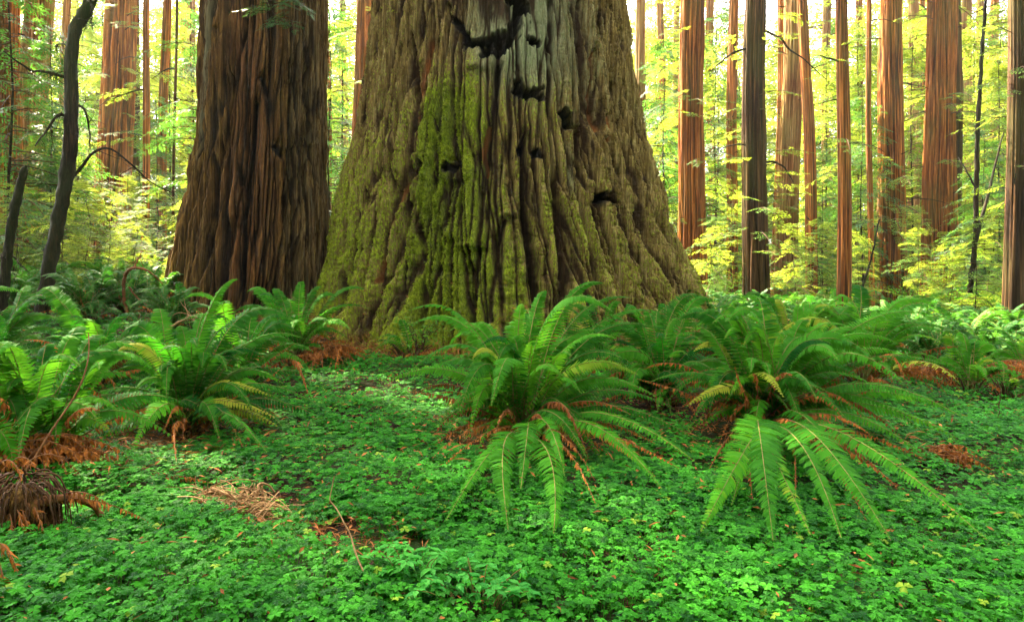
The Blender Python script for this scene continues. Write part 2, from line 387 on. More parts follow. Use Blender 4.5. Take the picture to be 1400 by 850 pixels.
def hero():
    root = empty('giant_redwood', (HX, HYC, gz(HX, HYC - 4.2) - .0), 'enormous mossy redwood trunk with burnt black hollows, widest tree in the middle', 'tree')
    tab = [(-.6, -.06, 4.35), (.43, -.08, 4.10), (1.18, -.12, 3.84), (2.0, -.2, 3.56), (2.68, -.27, 3.38), (4.19, -.30, 2.99), (5.7, -.28, 2.72), (7.2, -.30, 2.56), (12, -.3, 2.2), (32, -.3, 1.5)]
    phis = np.concatenate([np.linspace(-1.7, 1.7, 980), np.linspace(1.7, 2 * PI - 1.7, 130)[1:-1]])
    zr = np.concatenate([np.arange(-.3, 7.4, .0155), 7.4 + np.linspace(0, 1, 45) ** 1.5 * 24.6])
    Z, P, C, R = trunk_grid(tab, HYC, zr, phis)
    rr = 2.9; Sx = P * rr
    Pw = P + .030 * perlin(np.sin(P) * 3, np.cos(P) * 3, Z / 2.2, 31) + .012 * perlin(np.sin(P) * 8, np.cos(P) * 8, Z / .5, 32)
    base = np.clip((2.6 - Z) / 2.6, 0, 1)
    lobe = fbm(np.sin(P) * 2.6, np.cos(P) * 2.6, Z / 5, 40, 2) * (.16 + .30 * base ** 1.5)
    big = ridges(Pw, Z, 50, rr, .46, 7.5, .35, .24); (med, mo) = ridges(Pw, Z, 60, rr, .19, 3.2, .4, .36, True); (sm, so_) = ridges(Pw, Z, 70, rr, .075, .8, .5, .5, True); fib = ridges(Pw, Z, 75, rr, .035, .6, .5, .7)
    blk = ridges(P, Z, 79, rr, .15, .17, .9, .35); lowl = np.clip(sstep(4.6, 2.6, Z) + .5 * sstep(-.2, -.8, P), 0, 1)
    d = lobe - .26 * (1 - big) - .13 * (1 - med) - .045 * (1 - sm) - .016 * (1 - fib) + .035 * mo * med + .020 * so_ * sm - .018 * (1 - blk) * lowl * np.clip(.5 + 1.5 * perlin(P * 4, 0 * P, Z, 14), 0, 1)
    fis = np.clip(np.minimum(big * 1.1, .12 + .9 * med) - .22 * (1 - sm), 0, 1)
    # smoother middle plate of old wood above, lumpy blocks below
    plate = np.exp(-((P - .12) / .42) ** 2) * sstep(2.6, 4.4, Z)
    d = lobe + (d - lobe) * (1 - .45 * plate)
    lump = fbm(np.sin(P) * rr / .17, np.cos(P) * rr / .17, Z / .16, 80, 4)
    mz = np.clip(np.exp(-((P + .27) / .2) ** 2) * sstep(6.2, 4.6, Z) + .6 * sstep(3.0, 1.0, Z), 0, 1); d += lump * (.014 + .035 * mz) * (1 - .5 * plate)
    blocky = perlin(np.sin(P) * rr / .22, np.cos(P) * rr / .22, Z / .12, 85); d -= .03 * np.clip(1 - np.abs(blocky) / .12, 0, 1) * (1 - plate)
    char = np.zeros_like(P); red = np.zeros_like(P)
    def pl(pts): return [(lambda q: (q[0] * rr, q[1]))(px_to_trunk(x, y, tab, HYC)) for x, y in pts]
    # long clefts between the plates
    for pts, w, dep, rd in [
        ([(584, 20), (572, 90), (556, 160), (552, 200)], .055, .10, 1.0), ([(606, 0), (601, 90), (597, 190), (590, 260)], .035, .14, 0),
        ([(707, 0), (708, 60), (706, 140)], .03, .10, 0), ([(757, 0), (756, 90), (760, 200), (770, 300), (775, 380)], .035, .14, 0),
        ([(684, 90), (672, 170), (655, 300), (648, 380), (640, 450)], .055, .17, .0), ([(668, 170), (661, 205), (664, 235)], .05, .09, 1.0),
        ([(800, 0), (800, 90), (806, 160), (822, 240)], .045, .13, 0), ([(812, 70), (818, 130), (830, 175)], .04, .09, .9), ([(838, 110), (836, 160), (842, 190)], .035, .08, .9),
        ([(560, 220), (540, 300), (512, 400), (492, 470)], .075, .22, 0), ([(615, 215), (600, 300), (580, 400), (560, 450)], .05, .14, 0),
        ([(720, 185), (722, 250), (730, 330), (742, 420)], .075, .28, 0), ([(560, 215), (548, 230), (535, 260), (520, 330), (505, 385)], .045, .06, .5),
        ([(838, 190), (860, 260), (890, 350), (920, 420)], .05, .15, 0), ([(800, 170), (806, 260), (815, 340), (826, 420)], .05, .14, 0),
        ([(540, 60), (520, 180), (490, 300), (465, 380)], .04, .12, 0), ([(862, 200), (890, 290), (930, 390)], .05, .16, 0), ([(690, 300), (676, 360), (668, 440)], .05, .13, 0)]:
        Zc = Z[:, :1]; wob = .03 * perlin(Zc * 2.2, 0 * Zc, 0 * Zc + pts[0][0], 7) + .015 * perlin(Zc * 7, 0 * Zc, 0 * Zc + pts[0][0], 8)
        dd = seg_dist(Sx + wob, Z, pl(pts), .97)
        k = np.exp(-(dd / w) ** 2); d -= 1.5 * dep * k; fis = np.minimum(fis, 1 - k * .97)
        if rd: red = np.maximum(red, rd * sstep(.45, .95, k) * np.clip(.8 + .9 * perlin(Sx / .05, 0 * Z, Z / .9, 12), 0, 1))
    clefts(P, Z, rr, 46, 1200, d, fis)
    # burnt hollows
    nz = fbm(np.sin(P) * rr / .22, np.cos(P) * rr / .22, Z / .2, 91, 3) + .8 * fbm(np.sin(P) * rr / .05, np.cos(P) * rr / .05, Z / .16, 92, 2)
    for pts, w, dep in [
        ([(640, 60), (662, 56), (690, 46), (700, 48)], .10, .20), ([(664, 70), (684, 68), (703, 40), (710, 10)], .105, .20), ([(616, 22), (626, 32), (634, 52)], .085, .14),
        ([(704, -4), (718, 12)], .12, .20), ([(730, 54), (736, 55)], .085, .15), ([(716, 122), (740, 128)], .11, .22), ([(784, 158), (788, 166)], .12, .26),
        ([(738, 209), (742, 210)], .085, .12), ([(838, 268), (846, 269)], .12, .20), ([(604, 228), (622, 220)], .075, .12), ([(716, 196), (712, 205)], .07, .08)]:
        dd = seg_dist(Sx, Z, pl(pts), 1.1) * (1 + .45 * nz) + .02 * nz
        k = sstep(1.15, .45, dd / w); d -= 1.5 * dep * k; char = np.maximum(char, sstep(1.35, .75, dd / w))
    # ledges (old branch scars) on the left plate
    for (x, y), w, hgt in [((620, 240), .16, .14), ((640, 335), .2, .16), ((650, 90), .2, .10), ((616, 320), .15, .1), ((700, 290), .12, .08)]:
        a, z0 = px_to_trunk(x, y, tab, HYC)
        k = np.exp(-((Sx - a * rr) / w) ** 2) * np.where(Z > z0, np.exp(-((Z - z0) / .35) ** 2), np.exp(-((Z - z0) / .06) ** 2)); d += hgt * k
    R2 = R + d
    X, Y = C - HX + R2 * np.sin(P), -R2 * np.cos(P)
    # where moss, lichen sit
    pxx = lambda z: z
    moss = .13 + .97 * np.exp(-((P + .27) / .2) ** 2) * sstep(5.4, 3.9, Z) + .30 * sstep(-.35, -.9, P) * sstep(5.5, 3.0, Z) + .17 * sstep(3.6, 1.6, Z) + .14 * np.exp(-((P - .15) / .35) ** 2) * sstep(4.9, 3.9, Z) - .30 * sstep(4.4, 5.6, Z) * sstep(-.3, .1, P) - .22 * sstep(.45, .8, P) * sstep(2.6, 4.0, Z)
    moss = moss - .75 * char + .30 * (fis - .6)
    pale = .85 * np.exp(-((P - .16) / .46) ** 2) * sstep(3.2, 5.4, Z) + .35 * np.exp(-((P + .85) / .16) ** 2) * sstep(2.5, 4.5, Z) + .22 * sstep(.35, .7, P) + .55 * np.exp(-((P - .42) / .06) ** 2) * np.exp(-((Z - 3.2) / .7) ** 2)
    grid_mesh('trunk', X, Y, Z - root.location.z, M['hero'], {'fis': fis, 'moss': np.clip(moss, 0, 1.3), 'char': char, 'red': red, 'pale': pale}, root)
    rm = np.random.default_rng(95); wgt = (np.clip(moss - .45, 0, .7) * (np.abs(P) < 1.5) * (fis > .4) * (Z < 6.6)).ravel() ** 1.5; n = 34000
    i = rm.choice(len(wgt), n, p=wgt / wgt.sum()); Pm = P.ravel()[i]; Nn = np.stack([np.sin(Pm), -np.cos(Pm), 0 * Pm], -1); C = np.stack([X.ravel()[i], Y.ravel()[i], Z.ravel()[i] - root.location.z], -1) + rm.normal(0, .006, (n, 3))
    D = nrm(Nn * .8 + rm.normal(0, .6, (n, 3)) - np.array([0, 0, .25])); B = nrm(np.cross(D, rm.normal(size=(n, 3)))); ln = rm.uniform(.012, .034, n)[:, None]
    V = np.stack([C - B * ln * .22, C + B * ln * .22, C + D * ln + B * ln * .12, C + D * ln - B * ln * .12], 1).reshape(-1, 3); mt = MB(); mt.add(V, np.arange(len(V)).reshape(-1, 4), 0, np.repeat(np.clip(rm.normal(.5, .25, n), 0, 1), 4)); mt.build('moss', M['moss'], root, False)
    global HERO_V
    ok = (Z < 1.9) & (np.abs(P) < 1.5) & (fis > .3); HERO_V = np.stack([X + HX, Y + HYC, Z], -1)[ok]
    return root
hero_root = hero()

LX, LY = -5.12, 13.5
def left_redwood():
    root = empty('redwood_tree', (LX, LY, gz(LX, LY - 1.4)), 'dark deeply fluted brown redwood standing left of the giant mossy trunk', 'tree')
    sc = LY / F
    tab = [(z, (px - 700) * sc - LX, w * sc * .985) for z, px, w in [(-.4, 335, 112), (.75, 338, 107), (1.47, 343, 102), (2.64, 350, 96), (4.09, 356, 88), (6.99, 362, 78), (12, 364, 72), (32, 366, 48)]]
    phis = np.concatenate([np.linspace(-1.75, 1.75, 560), np.linspace(1.75, 2 * PI - 1.75, 90)[1:-1]])
    zr = np.concatenate([np.arange(0, 7.6, .02), 7.6 + np.linspace(0, 1, 40) ** 1.4 * 24])
    Z, P, C, R = trunk_grid(tab, LY, zr, phis)
    rr = 1.3; Sx = P * rr
    Pw = P + .06 * perlin(np.sin(P) * 2, np.cos(P) * 2, Z / 1.6, 131) + .02 * perlin(np.sin(P) * 5, np.cos(P) * 5, Z / .5, 132)
    base = np.clip((3 - Z) / 3, 0, 1)
    lobe = fbm(np.sin(P) * 2.4, np.cos(P) * 2.4, Z / 7, 143, 2) * (.16 + .12 * base)
    big = ridges(Pw, Z, 152, rr, .34, 7.0, .5, .25); (med, mo) = ridges(Pw, Z, 161, rr, .13, 3.6, .45, .38, True); (sm, so_) = ridges(Pw, Z, 171, rr, .05, 1.0, .5, .55, True)
    d = lobe - .20 * (1 - big) ** 1.2 - .09 * (1 - med) - .03 * (1 - sm) + .03 * mo * med + .014 * so_ * sm + .012 * fbm(np.sin(P) * rr / .09, np.cos(P) * rr / .09, Z / .12, 180, 2)
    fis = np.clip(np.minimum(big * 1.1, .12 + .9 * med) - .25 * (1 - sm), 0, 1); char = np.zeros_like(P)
    tabw = [(z, c + LX, w) for z, c, w in tab]
    def pl(pts): return [(lambda q: (q[0] * rr, q[1]))(px_to_trunk(x, y, tabw, LY)) for x, y in pts]
    for pts, w, dep, ch in [([(350, 140), (342, 220), (332, 300), (330, 410)], .075, .26, .5), ([(358, 105), (362, 118), (368, 130)], .07, .14, .7), ([(376, 200), (384, 212)], .08, .16, .8), ([(398, 90), (400, 200), (405, 300), (408, 400)], .06, .18, .3),
                        ([(295, 40), (290, 200), (285, 320), (275, 400)], .04, .12, 0), ([(333, 20), (335, 130), (325, 250)], .045, .14, .2), ([(423, 60), (425, 200), (428, 330), (424, 420)], .05, .16, .4), ([(440, 200), (444, 320), (440, 400)], .06, .2, .6), ([(310, 100), (305, 300), (300, 420)], .04, .1, 0)]:
        wob = .03 * perlin(Z * 2.2, 0 * Z, 0 * Z + pts[0][0], 7)
        k = np.exp(-(seg_dist(Sx + wob, Z, pl(pts), .95) / w) ** 2); d -= dep * k; fis = np.minimum(fis, 1 - k); char = np.maximum(char, ch * sstep(.45, .9, k))
    clefts(P, Z, rr, 34, 1300, d, fis, (.018, .045), (.10, .22))
    R2 = R + d
    red = np.exp(-((P - .15) / .45) ** 2) * .8 + .05
    pale = .9 * np.exp(-((P + .75) / .3) ** 2) * sstep(2, 5, Z) + .5 * sstep(.45, .8, P)
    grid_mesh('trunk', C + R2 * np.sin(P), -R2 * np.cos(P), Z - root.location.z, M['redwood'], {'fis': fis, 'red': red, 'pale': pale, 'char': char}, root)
    return root
left_root = left_redwood()

BR, BD, BP, BS = M['bark_red'], M['bark_dark'], M['bark_pale'], M['bark_smooth']
# ------------------------------------------------------------------ conifer foliage
def spray_quads(mb, P, S_, T_, U_, ln, rng, fine, mat=0):
    """flat feathery twigs: P start points (n,3), direction of each twig S_, ln lengths; needles as slim leaf faces on both sides"""
    n = len(P)
    k = fine
    t = (np.arange(k) + .5) / k
    base = P[:, None] + S_[:, None] * (ln[:, None] * t[None])[..., None]             # n,k,3
    for sgn in (-1, 1):
        nl = ln[:, None] * (.42 * (1 - .55 * t[None])) * rng.uniform(.8, 1.2, (n, k))
        D = nrm(S_[:, None] * .75 + sgn * T_[:, None] * .75 + U_[:, None] * rng.uniform(-.25, .15, (n, k))[..., None])
        w = (ln[:, None] / k * .36 * rng.uniform(.8, 1.2, (n, k)))[..., None] * S_[:, None]
        tip = base + D * nl[..., None]; mid = base + D * nl[..., None] * .5
        V = np.stack([base, mid - w, tip, mid + w], 2).reshape(-1, 3)
        Q = np.arange(len(V)).reshape(-1, 4)
        tint = np.repeat(np.clip(rng.normal(.45, .18, (n, 1)) + rng.normal(0, .08, (n, k)) + .2 * t[None], 0, .84).reshape(-1), 4)
        mb.add(V, Q, mat, tint)
def conifer(mb, rng, z0, z1, rmax, nb, twig=.32, step=.13, fine=3, top=True, r0=0.0, shape=1.0, droop=.25, az_range=None, zfun=None):
    for b in range(nb):
        u = (b + rng.uniform()) / nb
        z = z0 + (z1 - z0) * u if zfun is None else zfun(rng)
        L = rmax * rng.uniform(.55, 1.05) * ((1 - u) ** .7 * .9 + .12 if top else 1) * shape
        az = rng.uniform(0, 2 * PI) if az_range is None else rng.uniform(*az_range)
        dh = np.array([math.cos(az), math.sin(az), 0])
        n = max(5, int(L / step))
        t = np.linspace(0, 1, n)
        rise = rng.uniform(.0, .25); dr = droop * rng.uniform(.6, 1.5)
        P = np.array([0, 0, z]) + dh * (r0 * .8 + L * t)[:, None] + np.array([0, 0, 1]) * (L * (rise * t - dr * t * t))[:, None]
        side = np.array([-dh[1], dh[0], 0]); P += side * (rng.uniform(-.15, .15) * L * t * t)[:, None]
        T = nrm(np.gradient(P, axis=0)); roll = rng.uniform(-.35, .35)
        Sd = nrm(np.cross(np.array([0, 0, 1.]), T)); U = np.cross(T, Sd)
        Sd2 = Sd * math.cos(roll) + U * math.sin(roll); U2 = np.cross(T, Sd2)
        V, Q = tube(P, .018 * (L / 2) * (1 - .85 * t) + .003, 3); mb.add(V, Q, 1)
        sel = t > .15 + .1 * rng.uniform()
        for sg in (-1, 1):
            k = sel & (rng.uniform(size=n) > .12)
            m = k.sum()
            if not m: continue
            D = nrm(Sd2[k] * sg + T[k] * rng.uniform(.35, .8, m)[:, None] - U2[k] * rng.uniform(0, .35, m)[:, None])
            ln = twig * (.55 + .6 * np.sin(PI * np.clip(t[k] * .95 + .05, 0, 1))) * rng.uniform(.7, 1.25, m)
            spray_quads(mb, P[k], D, nrm(np.cross(U2[k], D)), U2[k], ln, rng, fine)
        spray_quads(mb, P[-1:], T[-1:], Sd2[-1:], U2[-1:], np.array([twig * .9]), rng, fine)
CF = [M['conifer'], M['branch']]; CFD = [M['conifer_dark'], M['branch']]
def variant(seed, dark=False, **kw):
    mb = MB(); conifer(mb, np.random.default_rng(seed), **kw)
    V, Q, Mi, T = mb.arrays()
    return meshdata('foliage', V, Q, CFD if dark else CF, Mi, {'tint': T}, False)
CROWN = [variant(200 + i, z0=0, z1=17, rmax=4.2, nb=70, twig=.6, step=.26, fine=3, droop=.3) for i in range(3)]
YOUNG = [variant(220 + i, z0=.3, z1=9.3, rmax=2.7, nb=130, twig=.46, step=.16, fine=4, droop=.35) for i in range(4)]
YOUNGD = [variant(230 + i, True, z0=.3, z1=9.3, rmax=2.6, nb=100, twig=.44, step=.16, fine=4, droop=.4) for i in range(2)]
SMALL = [variant(240 + i, z0=.1, z1=2.6, rmax=1.2, nb=60, twig=.2, step=.08, fine=4, droop=.3) for i in range(3)]

def simple_trunk(root, axis, R, mat, seed, ridge_w, depth, ncol=72, nrow=110, flare=.35):
    """axis: (n,3) local centre line, R: (n,) radii"""
    n = len(axis); t = np.linspace(0, 1, nrow) ** 1.4
    ax = np.stack([np.interp(t, np.linspace(0, 1, n), axis[:, a]) for a in range(3)], -1); r = np.interp(t, np.linspace(0, 1, n), R)
    Pg, Zg = np.meshgrid(np.arange(ncol) * 2 * PI / ncol, ax[:, 2]); rr = float(R[0])
    Pw = Pg + .12 * perlin(np.sin(Pg) * 2, np.cos(Pg) * 2, Zg / 2.2, seed)
    a = ridges(Pw, Zg, seed + 1, rr, ridge_w, 9.0, .35, .45); b = ridges(Pw, Zg, seed + 2, rr, ridge_w * .55, 3.6, .5, .5)
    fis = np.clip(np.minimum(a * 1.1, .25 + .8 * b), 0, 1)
    lob = fbm(np.sin(Pg) * 1.6, np.cos(Pg) * 1.6, Zg / 6, seed + 3, 2)
    fl = 1 + flare * np.exp(-(Zg - ax[0, 2]) / (rr * 2.2)) * (1 + .8 * lob)
    rad = r[:, None] * fl * (1 + .08 * lob) - depth * (1 - a) - depth * .4 * (1 - b)
    return grid_mesh('trunk', ax[:, :1] + rad * np.sin(Pg), ax[:, 1:2] - rad * np.cos(Pg), Zg, mat, {'fis': fis}, root)

def redwood(label, bpx, tpx, wpx, Y, mat, seed, base_py=None, crown=None, H=30, sprays=None, name='redwood_tree', cat='tree', group='background redwood trunks', cs=1.0, depth=.05, rw=None):
    x0 = (bpx - CX) / F * Y; z0 = gz(x0, Y) - .08
    ztop = CH + HY / F * Y; x1 = (tpx - CX) / F * Y
    root = empty(name, (x0, Y, z0), label, cat, group)
    zs = np.linspace(0, H, 24); k = zs / (ztop - z0)
    rng = np.random.default_rng(seed)
    axis = np.stack([(x1 - x0) * k + .05 * np.sin(zs * .5 + seed), 0 * zs + .05 * np.sin(zs * .37 + seed * 2), zs], -1)
    r0 = wpx / F * Y / 2
    R = r0 * (1.06 - .32 * np.minimum(1.6, k) * .55) * np.clip((H * 1.05 - zs) / (H * .35), .12, 1)
    simple_trunk(root, axis, R, mat, seed, rw or max(.075, min(.17, r0 * .26)), 1.5 * depth * min(1, r0 / .4) , ncol=132 if r0 > .3 else 60, nrow=130 if r0 > .3 else 80)
    if 'outside' not in label and 'distant trunk' not in label:
        rb = np.random.default_rng(seed + 700)
        for j in range(rb.integers(3, 7)):
            zc = rb.uniform(2.5, min(H * .5, 14)); az = rb.uniform(0, 2 * PI); L = rb.uniform(.3, 1.6); c = np.array([np.interp(zc, zs, axis[:, 0]), 0, zc]); dh = np.array([math.cos(az), math.sin(az), 0])
            Pb = wander(bez(c + dh * r0 * .5, c + dh * (r0 + L * .5) + np.array([0, 0, L * rb.uniform(-.1, .25)]), c + dh * (r0 + L) + np.array([0, 0, L * rb.uniform(-.5, .3)]), 9), .05, rb)
            V, Q = tube(Pb, np.linspace(rb.uniform(.015, .03), .005, 9), 5); mb = MB(); mb.add(V, Q); mb.build('branch', BS, root, attrs={'fis': np.ones(len(V))})
    if crown is not None:
        c = link('crown', CROWN[crown % 3], root); c.location = (axis[12, 0], 0, H * .45); c.rotation_euler = (0, 0, seed); c.scale = (cs, cs, H * .55 / 16.5)
    if sprays:
        mb = MB(); r2 = np.random.default_rng(seed + 900)
        for (py, nbr, L) in sprays:
            zc = CH + (HY - py) / F * Y - z0; xo = float(np.interp(zc, zs, axis[:, 0])); b0 = MB()
            conifer(b0, r2, zc - .5, zc + .5, L, nbr, twig=.26, step=.11, fine=4, top=False, r0=r0 * .8, droop=.35)
            V, Q, Mi, T = b0.arrays(); V[:, 0] += xo; mb.merge(V, Q, Mi, T)
        mb.build('side_foliage', CF, root, False)
    return root

# the two giants' crowns, unseen above the frame, added to shade the foreground
for root, zz, sc_, n in ((hero_root, 11.5, 1.5, 3), (left_root, 9.5, 1.25, 3)):
    for i in range(n):
        c = link('crown', CROWN[i], root); c.location = (0, 0, zz + i * 3.5); c.rotation_euler = (0, 0, i * 2.1); c.scale = (sc_ * (1 - .12 * i), sc_ * (1 - .12 * i), .9)
mb = MB(); rg = np.random.default_rng(77)
for (px, py) in ((372, 12), (395, 30), (380, -10), (405, 5)):     # spray hanging in front of the fluted trunk
    b0 = MB(); conifer(b0, rg, -.1, .1, .55, 7, twig=.17, step=.07, fine=5, top=False, droop=.5, az_range=(-2.6, -.5))
    V, Q, Mi, T = b0.arrays(); p = up(px, py, 11.6); V += np.array(p - np.array(left_root.location), np.float32); mb.merge(V, Q, Mi, T)
P = bez(np.array(up(362, -20, 12.0)), np.array(up(362, 20, 11.7)), np.array(up(400, 40, 11.4)), 10) - np.array(left_root.location)
V, Q = tube(P, np.linspace(.012, .004, 10), 4); mb.add(V, Q, 1)
for py, n in ((60, 3), (150, 6), (175, 5), (235, 2)):             # limbs on its left flank
    b0 = MB(); z0 = CH + (HY - py) / F * LY - left_root.location.z; conifer(b0, rg, z0 - .3, z0 + .3, 1.0, n, twig=.24, step=.09, fine=5, top=False, r0=1.35, droop=.4, az_range=(2.5, 4.0))
    V, Q, Mi, T = b0.arrays(); mb.merge(V, Q, Mi, T)
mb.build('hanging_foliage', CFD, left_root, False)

# right side
redwood('tall straight red-brown fluted redwood just right of the giant mossy trunk', 944, 948, 37, 20, BR, 1, sprays=[(60, 7, 1.3), (150, 8, 1.4), (235, 8, 1.3), (300, 6, 1.1), (360, 4, 1.)], depth=.05, rw=.11)
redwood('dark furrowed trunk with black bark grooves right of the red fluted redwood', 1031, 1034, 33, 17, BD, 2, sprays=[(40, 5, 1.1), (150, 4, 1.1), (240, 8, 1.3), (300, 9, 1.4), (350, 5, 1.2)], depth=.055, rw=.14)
redwood('pale pinkish trunk half hidden by foliage behind the dark furrowed trunk', 1075, 1085, 30, 25, BP, 3, sprays=[(60, 9, 2.0), (150, 9, 2.0), (280, 9, 2.2)])
redwood('reddish trunk side by side with the pale pinkish trunk', 1062, 1070, 15, 25.8, BR, 4, sprays=[(120, 6, 1.6), (220, 6, 1.8)])
redwood('thin tan trunk leaning left at its top behind the dark furrowed trunk', 1111, 1099, 16, 22, BR, 5, sprays=[(330, 6, 1.8)])
redwood('slim even reddish brown trunk standing alone right of the leaning tan trunk', 1153, 1153, 18, 17, BR, 6, H=26, depth=.03, sprays=[(90, 3, 1.0), (210, 4, 1.1), (320, 5, 1.1)])
redwood('orange redwood crossed by foliage left of the thickest striped redwood at right', 1221, 1218, 33, 22, BR, 7, sprays=[(240, 10, 1.6), (300, 12, 1.7), (360, 8, 1.5)])
redwood('paler trunk pressed against the left side of the orange foliage-crossed redwood', 1207, 1211, 17, 25, BP, 8, sprays=[(100, 5, 1.2)])
redwood('thickest striped orange redwood at right, its right side in dark shade', 1287, 1286, 42, 22, BR, 9, sprays=[(20, 9, 1.7), (140, 14, 1.9), (240, 6, 1.5), (330, 9, 1.6)], depth=.075, rw=.15)
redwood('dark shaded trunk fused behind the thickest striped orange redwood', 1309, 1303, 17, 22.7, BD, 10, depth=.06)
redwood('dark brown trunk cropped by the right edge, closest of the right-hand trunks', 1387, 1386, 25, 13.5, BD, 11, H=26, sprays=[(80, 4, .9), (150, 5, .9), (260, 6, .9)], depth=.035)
redwood('slim pale trunk showing between the giant mossy trunk and the red fluted redwood', 877, 877, 16, 27, BP, 12)
redwood('thin reddish trunk between the red fluted redwood and the dark furrowed trunk', 999, 1003, 15, 24, BR, 13, sprays=[(200, 6, 2)])
redwood('very thin brown pole trunk left of the orange foliage-crossed redwood', 1190, 1188, 8, 21, BR, 14)
# left side
redwood('pale orange redwood with two sides near the left edge behind the dark leaning snag', 30, 52, 40, 20, BP, 15, sprays=[(70, 8, 1.8), (190, 8, 1.8), (250, 5, 1.5)], depth=.06)
redwood('rosy sunlit slim trunk seen beside the dark leaning snag', 14, 22, 12, 21, BR, 16)
redwood('fluted orange-brown redwood behind foliage between the crooked trunk and the dark fluted redwood', 148, 166, 44, 24, BR, 17, sprays=[(30, 14, 2.0), (100, 12, 1.9), (170, 6, 1.5), (260, 10, 1.8), (330, 10, 1.7)], depth=.07)
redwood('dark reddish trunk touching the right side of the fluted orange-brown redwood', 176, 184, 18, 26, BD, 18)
redwood('thin glowing orange trunk right of the fluted orange-brown redwood', 193, 203, 10, 21, BR, 19, sprays=[(110, 5, 1.5)])
redwood('thin pale trunk directly behind the crooked dark trunk', 84, 92, 11, 24, BP, 20)
redwood('short-looking reddish trunk left of the slender dark pole', 221, 226, 13, 23, BR, 21, sprays=[(180, 8, 2.4)])
redwood('slender dark pole trunk just left of the dark fluted redwood', 237, 240, 4, 19, BD, 22, H=14)
redwood('reddish trunk glimpsed in the gap between the two giant redwoods', 486, 497, 24, 22, BR, 23, sprays=[(40, 6, 1.7), (110, 6, 1.7)])
redwood('thin reddish pole low in the gap between the two giant redwoods', 450, 449, 6, 26, BR, 24, H=12)
# far hazy trunks nothing tells apart
rg = np.random.default_rng(3)
for i, (px, Y, w) in enumerate([(908, 52, 7), (922, 60, 6), (975, 55, 8), (1130, 50, 8), (1172, 58, 7), (1250, 48, 10), (1262, 62, 6), (1338, 50, 7), (1362, 60, 8), (60, 55, 9), (108, 58, 7), (262, 50, 9), (248, 60, 6), (470, 55, 7), (1010, 62, 6), (1325, 45, 9)]):
    redwood('very thin distant trunk fading into the glowing foliage behind', px, px + rg.uniform(-6, 6), w * 1.5, Y * .72, BP if i % 2 else BR, 40 + i, H=rg.uniform(28, 38), group='very thin far trunks', crown=i % 3)
# unseen trees added beyond the left edge so their crowns shade the clearing
for i, (x, y, H) in enumerate([(-15.5, 15, 27), (-12.5, 9.5, 25), (-19, 20, 30), (-10.5, 5.0, 22), (-22, 13, 28), (-17, 11, 26), (-13.5, 18, 28), (-9.5, 8.0, 24)]):
    redwood('unseen redwood added for shade outside the left edge of the frame', x / y * F + CX, x / y * F + CX, .9 / y * F, y, BR, 70 + i, crown=i, H=H, group='unseen shade redwoods beyond the left edge', cs=1.45)

# crooked thin trunks, modelled from their outline
def stem_tree(name, label, pts, widths, Y, mat, branches, cat='tree', twigs=0, seed=0):
    b = up(*pts[0], Y); z0 = gz(b[0], b[1]); b = np.array([b[0], Y, min(b[2], z0) - .05])
    root = empty(name, b, label, cat)
    rng = np.random.default_rng(seed)
    P = polyline([up(x, y, Y + .1 * math.sin(i)) for i, (x, y) in enumerate(pts)], 60) - b
    P[:, :2] += .004 * rng.normal(size=(60, 2)); R = np.interp(np.linspace(0, 1, 60), np.linspace(0, 1, len(widths)), widths) / F * Y / 2 * .85 * (1 + .02 * rng.normal(size=60))
    V, Q = tube(P, R, 14); th = np.zeros(len(V))
    V = V + nrm(V - np.repeat(P, 14, 0)) * (np.repeat(R, 14) * .32 * fbm(V[:, 0] / .07, V[:, 1] / .07, V[:, 2] / .25, seed, 3))[:, None]
    mb = MB(); mb.add(V, Q); mb.build('trunk', mat, root, attrs={'fis': np.ones(len(V))})
    for bp, bw, dY in branches:
        P = polyline([up(x, y, Y + dY * i / (len(bp) - 1)) for i, (x, y) in enumerate(bp)], 26) - b; P = wander(P, .03, rng)
        V, Q = tube(P, np.linspace(bw, bw * .3, 26) / F * Y / 2, 6); mb = MB(); mb.add(V, Q)
        for k in range(twigs):
            i = rng.integers(6, 25); e = P[i] + rng.normal(size=3) * .18 + np.array([0, 0, -.12]); tp = wander(bez(P[i], (P[i] + e) / 2 + rng.normal(size=3) * .05, e, 8), .02, rng)
            V, Q = tube(tp, np.linspace(.006, .002, 8), 4); mb.add(V, Q)
        mb.build('branch', mat, root, attrs={'fis': np.ones(mb.n)})
    return root
ct = stem_tree('crooked_tree', 'thin crooked dark bare trunk with arching branches near the left edge', [(56, 462), (62, 400), (74, 330), (88, 260), (96, 200), (97, 120), (100, 50), (112, 25), (128, -8), (140, -60)], [26, 22, 20, 21, 20, 18, 17, 20, 17, 14], 11, BS,
    [([(92, 250), (104, 238), (125, 212), (148, 203), (180, 225), (205, 248), (238, 265)], 5, .6), ([(97, 160), (80, 158), (62, 180), (48, 200)], 5, -.5), ([(98, 110), (70, 100), (40, 95), (5, 70)], 5, -.8), ([(101, 145), (116, 150), (122, 180), (123, 205)], 4, -.3), ([(98, 65), (84, 60), (75, 65)], 4, .3), ([(124, -4), (126, 40)], 3, -.2)], twigs=14, seed=301)
stem_tree('leaning_snag', 'dark leaning bare snag at the left edge beside the crooked trunk', [(-2, 470), (4, 400), (10, 350), (20, 290), (31, 240), (35, 228)], [18, 17, 15, 14, 11, 5], 10, BS, [([(5, 352), (14, 345), (26, 360), (40, 372)], 4, .3)], twigs=10, seed=302)
